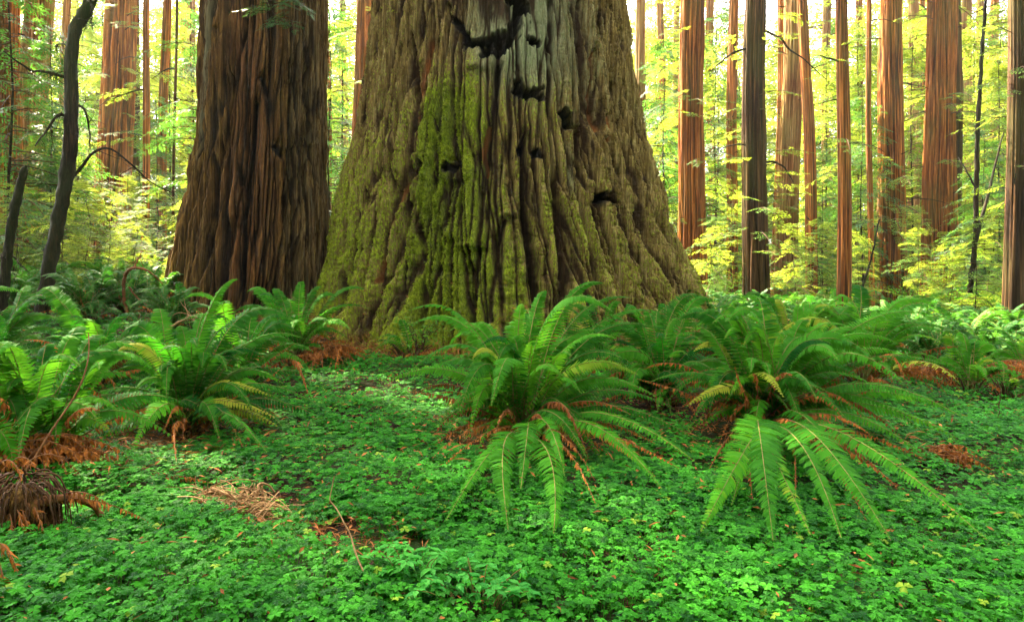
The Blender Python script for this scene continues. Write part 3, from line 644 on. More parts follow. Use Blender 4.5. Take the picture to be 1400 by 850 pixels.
stem_tree('curved_sapling', 'thin wavy bare sapling with a leaning side stem right of the thickest striped redwood', [(1326, 400), (1333, 330), (1335, 250), (1338, 150), (1345, 40), (1350, -30)], [8, 7, 7, 6, 5, 4], 15, BS, [([(1334, 330), (1350, 270), (1362, 220), (1372, 180)], 5, .5), ([(1336, 260), (1322, 235), (1310, 215)], 3, .4)], twigs=5, seed=303)
stem_tree('thin_sapling', 'thin slanting bare stem in front of the orange foliage-crossed redwood', [(1168, 440), (1180, 390), (1192, 350), (1202, 300)], [4, 4, 3, 2], 15, BS, [], seed=304)
stem_tree('arching_branch', 'reddish arching bare stem in the undergrowth below the fluted orange-brown redwood', [(182, 448), (172, 420), (169, 395), (172, 375), (184, 366), (205, 372), (222, 388)], [6, 5, 5, 5, 4, 3, 2], 11, M['rachis_dead'], [([(184, 366), (188, 355), (194, 346)], 3, .1), ([(176, 392), (186, 405), (205, 420), (222, 436)], 3, .3), ([(180, 430), (200, 428), (215, 440)], 3, .2)], cat='branch', twigs=3, seed=305)
stem_tree('fallen_branch', 'pinkish bare branch arching over the ferns at the fluted redwood\'s foot', [(228, 452), (245, 440), (270, 434), (300, 432)], [4, 4, 4, 3], 9.5, M['twig'], [([(250, 438), (258, 428), (246, 412)], 2, .1), ([(262, 436), (275, 446), (280, 456)], 2, .1)], cat='branch', twigs=3, seed=306)
# dark side limbs with foliage by the right trunks
for i, (label, pts, Y) in enumerate([
    ('dark bare limb arching left from the dark furrowed trunk at mid height', [(1048, 222), (1060, 222), (1075, 232), (1084, 250)], 17), ('bare limb rising left from the dark furrowed trunk', [(1020, 66), (1000, 74), (985, 86), (970, 98)], 17),
    ('drooping bare limb right of the dark furrowed trunk near the top', [(1046, 42), (1065, 52), (1080, 68), (1100, 82), (1130, 110)], 18)]):
    p0 = up(*pts[0], Y)
    root = empty('bare_limb', p0, label, 'branch', None); P = wander(polyline([up(x, y, Y) for x, y in pts], 20) - p0, .03, np.random.default_rng(i))
    V, Q = tube(P, np.linspace(.035, .01, 20), 6); mb = MB(); mb.add(V, Q); o = mb.build('limb', BS, root, attrs={'fis': np.ones(len(V))})

# ------------------------------------------------------------------ understory conifers, thickets
def young(px, Y, sc, label, group, i, mesh=None, name='young_conifer', dark=False):
    x = (px - CX) / F * Y; z = gz(x, Y)
    root = empty(name, (x, Y, z - .03), label, 'tree', group, rz=i * 1.37); root.scale = (sc, sc, sc)
    mesh = (YOUNGD[i % 2] if dark else YOUNG[i % 4]) if mesh is None else mesh
    h = 2.7 if mesh in SMALL else 9.4
    V, Q = tube(np.array([[.04 * math.sin(k * 1.3 + i), .04 * math.cos(k + i), h * k / 9] for k in range(10)]), np.linspace(.0045 * h, .0008 * h, 10), 6)
    mb = MB(); mb.add(V, Q); mb.build('trunk', BS, root, attrs={'fis': np.ones(len(V))})
    f = link('foliage', mesh, root)
    return root
rg = np.random.default_rng(12)
ZONES = [
    ('feathery young conifer in the glowing thicket left of the dark fluted redwood', 'conifers left of the fluted redwood', [(-40, 20, 1.2), (10, 34, 1.5), (45, 40, 1.8), (72, 17, .75), (105, 30, 1.45), (108, 19, .5), (140, 34, 1.7), (176, 20, .4), (212, 22, .7), (212, 33, 1.5), (235, 26, 1.2), (262, 30, 1.4), (250, 45, 2.0), (180, 48, 2.1), (90, 48, 2.2), (74, 19, .6), (-10, 27, 1.3), (130, 44, 1.9)]),
    ('feathery young conifer in the gap between the two giant redwoods', 'conifers between the giants', [(452, 24, 1.1), (470, 32, 1.6), (490, 40, 1.9), (445, 44, 2.0)]),
    ('feathery young conifer in the bright thicket right of the giant mossy trunk', 'conifers right of the giant trunk', [(880, 30, 1.3), (905, 26, 1.15), (900, 42, 2.0), (975, 25, 1.05), (980, 34, 1.6), (1010, 45, 2.0), (1125, 24, .7), (1085, 42, 1.9), (1128, 27, 1.2), (1128, 38, 1.7), (1172, 30, 1.35), (1180, 22, .8), (1200, 40, 1.9), (1245, 27, 1.2), (1250, 38, 1.8), (1330, 27, 1.25), (1335, 38, 1.8), (1365, 22, .95), (1370, 33, 1.6), (1430, 25, 1.3), (1450, 36, 1.8), (1400, 45, 2.1), (1150, 47, 2.1), (930, 48, 2.1)])]
k = 0
for label, grp, items in ZONES:
    for px, Y, sc in items:
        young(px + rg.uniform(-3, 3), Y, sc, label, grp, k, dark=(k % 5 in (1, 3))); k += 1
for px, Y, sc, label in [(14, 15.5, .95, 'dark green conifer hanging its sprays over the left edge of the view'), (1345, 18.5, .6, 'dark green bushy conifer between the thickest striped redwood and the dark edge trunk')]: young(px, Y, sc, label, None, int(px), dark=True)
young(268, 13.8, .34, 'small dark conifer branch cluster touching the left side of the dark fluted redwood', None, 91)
SZ = [('small feathery conifer sapling low in the left undergrowth', 'saplings in the left undergrowth', [(20, 14, 1.0), (85, 13, .9), (120, 15.5, 1.1), (150, 17, 1.2), (185, 15, .9), (215, 18, 1.3), (60, 18, 1.4), (-30, 15, 1.2)]),
      ('small feathery conifer sapling low in the right undergrowth', 'saplings in the right undergrowth', [(975, 17, 1.1), (1000, 22, 1.5), (1085, 19, 1.2), (1120, 21, 1.3), (1172, 18, 1.0), (1180, 25, 1.6), (1255, 18, 1.1), (1300, 17, 1.0), (1335, 15, 1.1), (1355, 18, 1.4), (1320, 21, 1.5), (1425, 15, 1.2), (1240, 24, 1.5)])]
for label, grp, items in SZ:
    for px, Y, sc in items:
        young(px, Y, sc, label, grp, k, SMALL[k % 3], 'conifer_sapling'); k += 1

# broadleaf shrubs
def shrub_mesh(seed, n=900, r=.8, h=1.0, leaf=.06):
    rng = np.random.default_rng(seed); mb = MB()
    ns = 16
    for s in range(ns):
        az = rng.uniform(0, 2 * PI); e = np.array([math.cos(az) * r * rng.uniform(.3, 1), math.sin(az) * r * rng.uniform(.3, 1), h * rng.uniform(.5, 1.05)])
        P = wander(bez(np.zeros(3), e * np.array([.3, .3, .8]), e, 14), .05, rng); V, Q = tube(P, np.linspace(.009, .002, 14), 4); mb.add(V, Q, 1)
        m = n // ns; i = rng.integers(4, 14, m)
        C = P[i] + rng.normal(size=(m, 3)) * np.array([.09, .09, .06])
        D = nrm(rng.normal(size=(m, 3)) * np.array([1, 1, .35])); N = nrm(rng.normal(size=(m, 3)) * .35 + np.array([0, -.1, 1])); B = nrm(np.cross(N, D))
        ln = leaf * rng.uniform(.6, 1.3, m)[:, None]
        V = np.stack([C, C + D * ln * .5 + B * ln * .3, C + D * ln, C + D * ln * .5 - B * ln * .3], 1).reshape(-1, 3)
        mb.add(V, np.arange(len(V)).reshape(-1, 4), 0, np.repeat(np.clip(rng.normal(.5, .25, m), 0, 1), 4))
    return mb
def shrub_root(seed, label, group, loc, sc=1, **kw):
    mb = shrub_mesh(seed, **kw); root = empty('leafy_shrub', loc, label, 'shrub', group); root.scale = (sc,) * 3
    V, Q, Mi, T = mb.arrays(); a = Mi == 0
    def sub(mask): q = Q[mask]; u, inv = np.unique(q, return_inverse=True); return V[u], inv.reshape(-1, 4), T[u]
    v, q, t = sub(a); link('foliage', meshdata('foliage', v, q, M['shrub'], None, {'tint': t}, False), root)
    v, q, t = sub(~a); link('stem', meshdata('stem', v, q, M['branch'], None, {'tint': t}), root)
    return root
protos = [shrub_root(400 + i, '', None, (0, -30, 0), n=1100) for i in range(3)]
used = set()
SH = [('leafy green shrub in the undergrowth left of the dark fluted redwood', 'shrubs at left', [(30, 16, 1.3), (70, 20, 1.6), (105, 17, 1.2), (135, 22, 1.7), (185, 18, 1.2), (215, 22, 1.6), (-20, 19, 1.7), (110, 27, 2.0), (20, 25, 2.0), (250, 22, 1.5)]),
      ('leafy green shrub in the undergrowth right of the giant mossy trunk', 'shrubs at right', [(970, 22, 1.5), (990, 27, 1.8), (1090, 25, 1.6), (1125, 22, 1.4), (1170, 23, 1.5), (1185, 29, 1.9), (1250, 20, 1.3), (1270, 25, 1.7), (1335, 18, 1.4), (1350, 22, 1.8), (1330, 26, 2.0), (1365, 17, 1.4), (1420, 19, 1.7), (1310, 17, 1.2), (1405, 24, 2.0)])]
k = 0
for label, grp, items in SH:
    for px, Y, sc in items:
        x = (px - CX) / F * Y; loc = (x, Y, gz(x, Y) - .03); p = protos[k % 3]
        if k < 3: p.location = loc; p.scale = (sc,) * 3; p['label'] = label; p['group'] = grp
        else: dup(p, loc, k * 1.1, sc, label, grp)
        k += 1
p = ground_px(612, 462); shrub_root(450, 'dark green leafy shrub growing against the foot of the giant mossy trunk', None, (p[0], 9.3, gz(p[0], 9.3)), 1, n=520, r=.42, h=.62, leaf=.05)

# far forest as one mass
def far_forest():
    rng = np.random.default_rng(8); mb = MB(); src = []
    for i in range(3):
        b = MB(); conifer(b, np.random.default_rng(600 + i), 1, 26, 4.8, 95, twig=1.25, step=.5, fine=3, droop=.35); src.append(b.arrays())
    for i in range(170):
        a = rng.uniform(-1.0, 1.0); Y = rng.uniform(48, 90); x = a * Y * .95
        V, Q, Mi, T = src[i % 3]; s = rng.uniform(.65, 1.25); th = rng.uniform(0, 6.28); c, n = math.cos(th), math.sin(th)
        V2 = np.stack([(V[:, 0] * c - V[:, 1] * n) * s + x, (V[:, 0] * n + V[:, 1] * c) * s + Y, V[:, 2] * s + gz(x, Y)], -1).astype(np.float32)
        mb.merge(V2, Q, Mi, T)
    tag(mb.build('distant_forest', CF, None, False), 'glowing mass of distant forest foliage behind all the trunks', 'forest', None, 'stuff')
far_forest()
def forest_behind():  # unseen trees added to block open-sky fill from behind the camera
    rng = np.random.default_rng(9); mb = MB(); src = []
    for i in range(3):
        b = MB(); conifer(b, np.random.default_rng(620 + i), .4, 21, 4.6, 90, twig=1.3, step=.5, fine=2, droop=.35); src.append(b.arrays())
    n = 0
    while n < 95:
        a = rng.uniform(0, 2 * PI); d = rng.uniform(12, 34); x, y = d * math.sin(a), d * math.cos(a)
        if y > 1.5 and abs(x) < .95 * y + 7 or (x < 0 and y > -3): continue
        V, Q, Mi, T = src[n % 3]; s_ = rng.uniform(.8, 1.3); th = rng.uniform(0, 6.28); c, k = math.cos(th), math.sin(th)
        mb.merge(np.stack([(V[:, 0] * c - V[:, 1] * k) * s_ + x, (V[:, 0] * k + V[:, 1] * c) * s_ + y, V[:, 2] * s_ + gz(x, y)], -1).astype(np.float32), Q, Mi, T); n += 1
    tag(mb.build('blocker_forest', CFD, None, False), 'unseen dark forest added behind the viewer to block frontal sky light', 'forest', None, 'stuff')
forest_behind()

# ------------------------------------------------------------------ ferns
ROLLB = .5
def frond_mesh(base, ctrl, tip, rng, wmax, dead=False, spacing=.026, tint=.5, mats=None, sway=.04, keep=None):
    n = 26
    P = bez(base, ctrl, tip, n); L = float(np.linalg.norm(np.diff(P, axis=0), axis=1).sum())
    hd = tip - base; hd = np.array([hd[0], hd[1], 0]); hl = np.linalg.norm(hd)
    hd = hd / hl if hl > .05 else np.array([1., 0, 0]); sidev = np.array([-hd[1], hd[0], 0])
    t = np.linspace(0, 1, n); P = P + sidev * (sway * L * rng.normal() * (t * (1 - t) * 2 + .0 * t))[:, None]
    gzz = g(P[:, 0], P[:, 1]) + .05; P[:, 2] = np.maximum(P[:, 2], np.where(t > .15, gzz, P[:, 2]))
    T = nrm(np.gradient(P, axis=0))
    Sd = np.cross(np.array([0, 0, 1.]), T); Sd = np.where(np.linalg.norm(Sd, axis=1, keepdims=True) > .25, nrm(Sd), sidev); Sd = nrm(Sd - T * (Sd * T).sum(1, keepdims=True))
    Sd = nrm(Sd * .999 + 0); N = np.cross(T, Sd); N = N * np.sign((N * np.array([0, 0, 1.])).sum(1, keepdims=True) + 1e-6)
    roll = (1 if N[len(N) // 2] @ sidev * sidev[1] > -9 else 1) * rng.normal() * .22 + ROLLB * float(sidev[1]); Sd2 = Sd * math.cos(roll) + N * math.sin(roll); N2 = N * math.cos(roll) - Sd * math.sin(roll)
    mb = MB()
    V, Q = tube(P, np.interp(t, [0, .3, 1], [.0065, .0045, .0012]) * (1 if L > .6 else .7), 4); mb.add(V, Q, 1)
    m = max(10, int(L * .86 / spacing)); tt = np.linspace(.14, .995, m)
    I = lambda A: np.stack([np.interp(tt, t, A[:, a]) for a in range(3)], -1)
    Pp, Tp, Sp, Np = I(P), nrm(I(T)), nrm(I(Sd2)), nrm(I(N2))
    prof = np.clip((tt - .10) / .16, 0, 1) ** .6 * np.clip((1 - tt) / .50, 0.0, 1) ** .8
    hw = L * .86 / m * .40
    for sg in (-1, 1):
        ok = np.ones(m, bool) if not dead else rng.uniform(size=m) > .3
        if keep is not None: ok &= rng.uniform(size=m) < keep
        ln = (wmax * prof * rng.uniform(.88, 1.08, m))[:, None] + .004
        fw = rng.uniform(.22, .42); dr = rng.uniform(.05, .3) + (0 if not dead else .9)
        if dead: D = nrm(Sp * sg * rng.uniform(.1, .9, m)[:, None] + Tp * rng.uniform(-.2, .7, m)[:, None] - np.array([0, 0, 1.]) * rng.uniform(.1, 1.2, m)[:, None]); ln = ln * .75
        else: D = nrm(Sp * sg + Tp * (fw + .5 * tt[:, None] ** 3) - Np * (dr + rng.normal(0, .07, m)[:, None]))
        Wd = nrm(Tp - D * (Tp * D).sum(1, keepdims=True)); Nn = np.cross(D, Wd); Nn = Nn * np.sign((Nn * Np).sum(1, keepdims=True) + 1e-6)
        if dead: tw = rng.uniform(-1, 1, m)[:, None]; Wd = nrm(Wd + Nn * tw)
        else: tw = rng.normal(0, .28, m)[:, None]; Wd = nrm(Wd + Nn * tw)
        cv = (.22 if not dead else .55) * ln
        c0 = Pp; c1 = Pp + D * ln * .4 - Nn * cv * .12; c2 = Pp + D * ln * .76 - Nn * cv * .5; c3 = Pp + D * ln - Nn * cv
        h = hw * (1 if not dead else .85)
        V = np.stack([c0 - Wd * h * .75, c0 + Wd * h, c1 + Wd * h * .95, c1 - Wd * h * .95, c2 + Wd * h * .6, c2 - Wd * h * .6, c3 + Wd * h * .08, c3 - Wd * h * .08], 1)[ok]
        k = len(V); b = np.arange(k)[:, None] * 8
        Q = np.concatenate([b + np.array([[0, 1, 2, 3]]), b + np.array([[3, 2, 4, 5]]), b + np.array([[5, 4, 6, 7]])])
        tn = np.clip(tint + rng.normal(0, .06, m) + .12 * (tt - .4), 0, 1)[ok]
        mb.add(V.reshape(-1, 3), Q, 0, np.repeat(tn, 8))
    return mb
FM = [M['fern'], M['rachis']]; DM = [M['dead'], M['rachis_dead']]; BM_ = [M['fernback'], M['rachis']]
def fern(label, base_px, Y, tips, nrand=20, L=1.25, ndead=6, seed=0, group=None, mats=FM, spacing=.026, xyz=None, inner=.45, tint=.45, wm=.105, dead_tips=(), azr=(0, 2 * PI)):
    rng = np.random.default_rng(seed)
    x = (base_px - CX) / F * Y if xyz is None else xyz[0]
    y = Y if xyz is None else xyz[1]
    z = gz(x, y); B = np.array([x, y, z])
    root = empty('sword_fern', B, label, 'fern', group)
    def put(name, tip, ctrl, w, dead=False, tn=.5, keep=None, sway=.04):
        b = B + np.array([rng.normal() * .06, rng.normal() * .06, .03])
        mb = frond_mesh(b, ctrl, tip, rng, w, dead, spacing, tn, sway=sway, keep=keep)
        mb.V = [v - B.astype(np.float32) for v in mb.V]
        mb.build(name, DM if dead else mats, root, False)
    for tp in tips:
        px, py, dY, arch = tp[:4]; tip = above(px, py, y + dY, .14); hor = tip - B; hor[2] = 0
        fr = tp[4] if len(tp) > 4 else .42
        zc = max(tip[2] - z, 0) + arch
        put('frond', tip, B + hor * fr + np.array([0, 0, zc]), wm * (tp[5] if len(tp) > 5 else 1) * rng.uniform(.95, 1.1), tn=np.clip(tint + rng.normal(0, .16), .05, .8))
    for px, py, dY, arch in dead_tips:
        tip = above(px, py, y + dY, .12); tip = B + (tip - B) * rng.uniform(.75, .98); tip[2] = gz(tip[0], tip[1]) + .1; hor = tip - B; hor[2] = 0
        put('dead_frond', tip, B + hor * .45 + np.array([0, 0, max(tip[2] - z, 0) + arch]), wm * .75, True, rng.uniform(.3, .95))
    for i in range(int(nrand * 2.2)):
        az = rng.uniform(*azr); l = L * rng.uniform(.6, 1.1); dh = np.array([math.cos(az), math.sin(az), 0])
        if rng.uniform() < inner: hr, zt, ar = rng.uniform(.35, .65), rng.uniform(.45, .75), rng.uniform(.12, .3)
        else: hr, zt, ar = rng.uniform(.55, .88), rng.uniform(.03, .42), rng.uniform(.22, .5)
        tip = B + dh * l * hr + np.array([0, 0, zt * l]); ct = B + dh * l * hr * rng.uniform(.3, .45) + np.array([0, 0, (zt + ar) * l])
        put('frond', tip, ct, wm * l / 1.15 * rng.uniform(.8, 1.1), tn=np.clip(tint - .1 + rng.normal(0, .18), .02, .8) if rng.uniform() > .06 else .97, keep=None if rng.uniform() > .2 else rng.uniform(.6, .9), sway=.12)
    for i in range(int(ndead * 2.4)):
        az = rng.uniform(0, 2 * PI); l = L * rng.uniform(.5, .95); dh = np.array([math.cos(az), math.sin(az), 0])
        tip = B + dh * l * rng.uniform(.6, .9); tip[2] = gz(tip[0], tip[1]) + (rng.uniform(.05, .25) if i % 3 else rng.uniform(.3, .6)) * l
        put('dead_frond', tip, B + dh * l * .45 + np.array([0, 0, l * rng.uniform(.25, .6)]), wm * .75, True, rng.uniform(.2, .95))
    m2 = MB()
    for i in range(26):
        az = rng.uniform(0, 2 * PI); r = rng.uniform(.02, .16)
        e = np.array([math.cos(az) * r * 2.2, math.sin(az) * r * 2.2, rng.uniform(.08, .28)])
        V, Q = tube(wander(bez(np.array([math.cos(az) * r * .7, math.sin(az) * r * .7, -.05]), e * np.array([.6, .6, .7]), e, 6), .02, rng), np.linspace(.014, .006, 6), 4); m2.add(V, Q)
    m2.build('rootstock', M['rootstock'], root)
    return root
mid = fern('middle sword fern, big green fountain of fronds before the giant trunk with rusty dead fronds', 715, 5.75,
    [(563, 443, .3, .35), (643, 445, .35, .22), (715, 416, .3, .05), (747, 398, .25, .05), (824, 387, .2, .1), (864, 407, .4, .15), (905, 428, .5, .25), (900, 449, .2, .25), (525, 525, .1, .42), (641, 503, -.2, .42), (699, 472, .1, .3), (739, 485, -.25, .4), (620, 552, -.3, .38),
     (793, 536, -.55, .34, .5, 1.1), (802, 626, -.75, .5, .5, 1.0), (712, 668, -.8, .42, .5, 1.3), (695, 724, -1.2, .38, .5, 1.4), (757, 729, -1.2, .3, .5, 1.4), (772, 650, -.9, .42, .5), (905, 668, -.75, .42), (954, 634, -.5, .48), (956, 604, -.3, .5), (922, 559, -.2, .42), (896, 540, .1, .35), (610, 711, -.8, .25), (770, 440, .4, .12), (800, 470, .2, .25), (850, 470, .35, .25)],
    28, 1.5, 13, 11, inner=.36, wm=.088, spacing=.026, dead_tips=[(538, 644, -.1, .25), (560, 610, .1, .3), (590, 640, -.3, .25), (690, 640, -.4, .2), (820, 690, -.6, .3), (850, 680, -.7, .35), (930, 660, -.5, .35), (960, 640, -.4, .3), (780, 660, -.6, .3), (620, 600, -.2, .3)])
right = fern('right sword fern with broad fronds drooping to the sorrel and rusty dead fronds hanging', 1045, 5.9,
    [(958, 726, -1.15, .48, .5, 1.7), (1057, 738, -1.25, .5, .5, 2.0), (1108, 730, -1.1, .45, .5, 1.4), (1218, 738, -1.1, .5, .5, 1.7), (1350, 738, -1.0, .42), (1307, 598, -.2, .45), (1298, 560, .1, .42), (1289, 497, .3, .32), (1253, 490, .2, .35), (1282, 432, .6, .28), (950, 570, -.6, .42, .5, 1.15), (1030, 596, -.8, .48, .5, 1.15), (914, 465, .3, .35), (950, 447, .3, .3), (990, 463, -.2, .38), (1016, 474, -.4, .42), (1070, 468, -.1, .25), (1128, 500, -.4, .38), (1180, 478, -.2, .35), (1060, 430, .4, .15), (1110, 440, .3, .18), (1160, 446, .4, .22), (1200, 455, .3, .28), (1230, 470, -.1, .35), (1000, 690, -1.0, .42), (1260, 620, -.5, .42), (1215, 580, -.4, .45), (1160, 640, -.9, .48), (1150, 735, -1.1, .42, .5, 1.1)],
    28, 1.6, 13, 12, inner=.38, wm=.092, spacing=.027, dead_tips=[(1020, 735, -.95, .42), (1200, 720, -.9, .5), (1235, 725, -.9, .42), (1300, 690, -.6, .35), (1280, 660, -.4, .3), (1320, 640, -.2, .25), (1240, 640, -.4, .4), (960, 640, -.4, .35), (1000, 640, -.5, .35), (1100, 700, -.8, .4), (1330, 700, -.7, .3)])
fern('left sword fern with dark green fronds curling down over the sorrel', 255, 6.1,
    [(386, 582, -.3, .42), (365, 618, -.5, .42), (326, 602, -.6, .45, .5, 1.1), (387, 524, .1, .4), (417, 463, .4, .3), (182, 615, -.6, .5, .5, 1.15), (325, 382, .4, .05), (221, 512, -.5, .38, .5, 1.1), (276, 502, -.5, .4, .5, 1.1), (310, 505, -.4, .4, .5, 1.1), (332, 452, .2, .3), (345, 560, -.6, .5, .5, 1.1), (130, 500, .1, .4), (165, 470, .3, .35), (360, 488, .1, .35), (395, 555, -.1, .42), (240, 450, .3, .2), (285, 430, .4, .15), (300, 600, -.7, .5, .5, 1.1)],
    28, 1.5, 8, 13, tint=.32, wm=.088, spacing=.026, dead_tips=[(362, 622, -.6, .35), (240, 630, -.5, .3)])
fern('bright sword fern with long pale-ribbed fronds arching right at the left edge', 62, 4.95,
    [(178, 492, .3, .32), (190, 478, .4, .3), (72, 478, .3, .25), (122, 452, .6, .25), (110, 470, .4, .3), (-20, 480, .2, .3), (160, 560, -.1, .3), (150, 590, -.2, .25)],
    16, 1.35, 9, 14, tint=.55, wm=.105, spacing=.028, dead_tips=[(130, 640, -.3, .2), (60, 660, -.4, .25), (20, 640, -.3, .2), (100, 660, -.5, .2), (0, 610, -.2, .2)])
fern('sword fern cropped by the left edge with one long frond seen face-on', -25, 4.6, [(-6, 505, .1, .55, .8, 1.2), (20, 640, -.2, .5, .7, 1.2), (28, 600, -.1, .62, .75, 1.35), (12, 520, .2, .3)], 5, .9, 6, 15, tint=.6)
fern('sword fern tucked in the corner between the two giant redwoods', 402, 9.2, [(500, 396, .1, .25), (506, 422, -.4, .28), (345, 402, .2, .2), (322, 425, -.2, .3), (372, 396, .3, .15), (440, 392, .3, .1), (460, 405, -.1, .25), (415, 385, .3, .05), (330, 450, -.6, .3), (478, 450, -.7, .35), (400, 450, -.8, .35)], 14, 1.3, 6, 16, tint=.42, wm=.11, spacing=.032, dead_tips=[(425, 540, -1.3, .3), (440, 500, -.9, .3), (312, 405, .1, .2), (480, 440, -.5, .2)])
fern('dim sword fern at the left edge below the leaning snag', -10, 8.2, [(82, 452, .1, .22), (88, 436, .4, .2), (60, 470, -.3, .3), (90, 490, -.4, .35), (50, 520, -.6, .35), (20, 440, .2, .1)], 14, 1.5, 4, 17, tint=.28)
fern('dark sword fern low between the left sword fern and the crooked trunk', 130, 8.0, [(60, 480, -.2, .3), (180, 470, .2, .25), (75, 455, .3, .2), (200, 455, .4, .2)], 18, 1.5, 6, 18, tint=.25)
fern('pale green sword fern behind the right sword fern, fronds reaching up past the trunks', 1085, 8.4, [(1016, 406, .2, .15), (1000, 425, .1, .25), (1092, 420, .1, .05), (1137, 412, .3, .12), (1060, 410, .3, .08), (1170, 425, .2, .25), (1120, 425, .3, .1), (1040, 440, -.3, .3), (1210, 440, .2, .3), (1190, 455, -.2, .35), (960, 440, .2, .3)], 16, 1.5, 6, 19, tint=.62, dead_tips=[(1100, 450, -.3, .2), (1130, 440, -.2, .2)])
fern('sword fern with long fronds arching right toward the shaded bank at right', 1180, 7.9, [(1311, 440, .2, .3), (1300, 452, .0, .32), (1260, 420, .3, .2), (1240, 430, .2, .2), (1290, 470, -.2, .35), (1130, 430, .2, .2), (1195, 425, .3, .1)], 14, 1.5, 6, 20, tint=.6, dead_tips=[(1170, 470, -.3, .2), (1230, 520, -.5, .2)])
fern('small sword fern in the open sorrel near the right edge', 1325, 8.0, [(1288, 462, .2, .2), (1310, 455, .3, .1), (1365, 480, .1, .3), (1395, 520, -.3, .35), (1350, 520, -.5, .35), (1275, 500, .0, .3), (1340, 465, .3, .1)], 10, .85, 2, 21, tint=.6)
fern('sword fern cut by the right edge beside the dark brown trunk', 1405, 9.2, [(1350, 490, 0, .3), (1370, 470, .2, .2), (1400, 465, .2, .1)], 12, .95, 3, 22, tint=.65)
fern('tiny dark fern right of the small sword fern', 1378, 7.6, [], 9, .5, 1, 23, tint=.3)
fern('small sword fern at the giant trunk\'s right foot', 985, 9.4, [(955, 440, .1, .2), (1015, 440, .2, .2)], 14, 1.15, 8, 24, tint=.4)
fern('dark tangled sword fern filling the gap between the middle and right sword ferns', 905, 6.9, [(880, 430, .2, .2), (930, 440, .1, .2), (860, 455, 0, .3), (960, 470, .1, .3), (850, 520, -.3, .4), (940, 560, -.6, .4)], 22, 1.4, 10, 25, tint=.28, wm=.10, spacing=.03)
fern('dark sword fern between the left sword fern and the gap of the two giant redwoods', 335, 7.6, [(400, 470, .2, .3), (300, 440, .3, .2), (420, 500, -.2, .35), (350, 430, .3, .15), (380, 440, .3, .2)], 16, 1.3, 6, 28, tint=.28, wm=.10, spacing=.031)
fern('small dark sword fern against the giant trunk behind the middle sword fern', 820, 9.0, [(800, 405, .1, .1), (850, 415, .2, .2), (780, 420, .1, .2)], 9, 1.0, 7, 26, tint=.35, wm=.09, spacing=.032)
fern('small sword fern at the giant trunk\'s foot left of the middle sword fern', 560, 9.1, [(545, 440, .1, .15)], 6, .7, 5, 27, tint=.35, wm=.08, spacing=.032)
# background ferns, copies of one plant
bp = fern('sunlit fern in the background undergrowth at left', 170, 11.5, [], 30, 1.15, 3, 30, mats=BM_, spacing=.04, group='background ferns at left')
k = 0
for px, Y, sc in [(120, 11, 1.0), (210, 12.5, 1.0), (60, 12.5, 1.1), (95, 15, 1.2), (150, 15, 1.2), (200, 16, 1.2), (20, 11.5, 1.0), (-20, 14, 1.2), (235, 10.5, .8), (170, 18.5, 1.4)]:
    x = (px - CX) / F * Y; dup(bp, (x, Y, gz(x, Y)), k * 2.3, sc, 'sunlit fern in the background undergrowth at left', 'background ferns at left'); k += 1
for px, Y, sc in [(975, 12.5, 1.0), (1010, 14, 1.1), (1060, 15, 1.1), (1105, 13, 1.0), (1150, 15, 1.2), (1190, 13, 1.0), (1240, 12, 1.1), (1280, 14, 1.1), (1320, 11.5, 1.0), (1350, 13, 1.1), (1400, 12, 1.1), (1440, 10.5, 1.0), (1345, 10, .9), (1240, 16, 1.3), (1130, 18, 1.4), (1000, 18, 1.4), (1375, 16, 1.4), (1275, 10.2, .9)]:
    x = (px - CX) / F * Y; dup(bp, (x, Y, gz(x, Y)), k * 2.3, sc, 'sunlit fern in the background undergrowth at right', 'background ferns at right'); k += 1

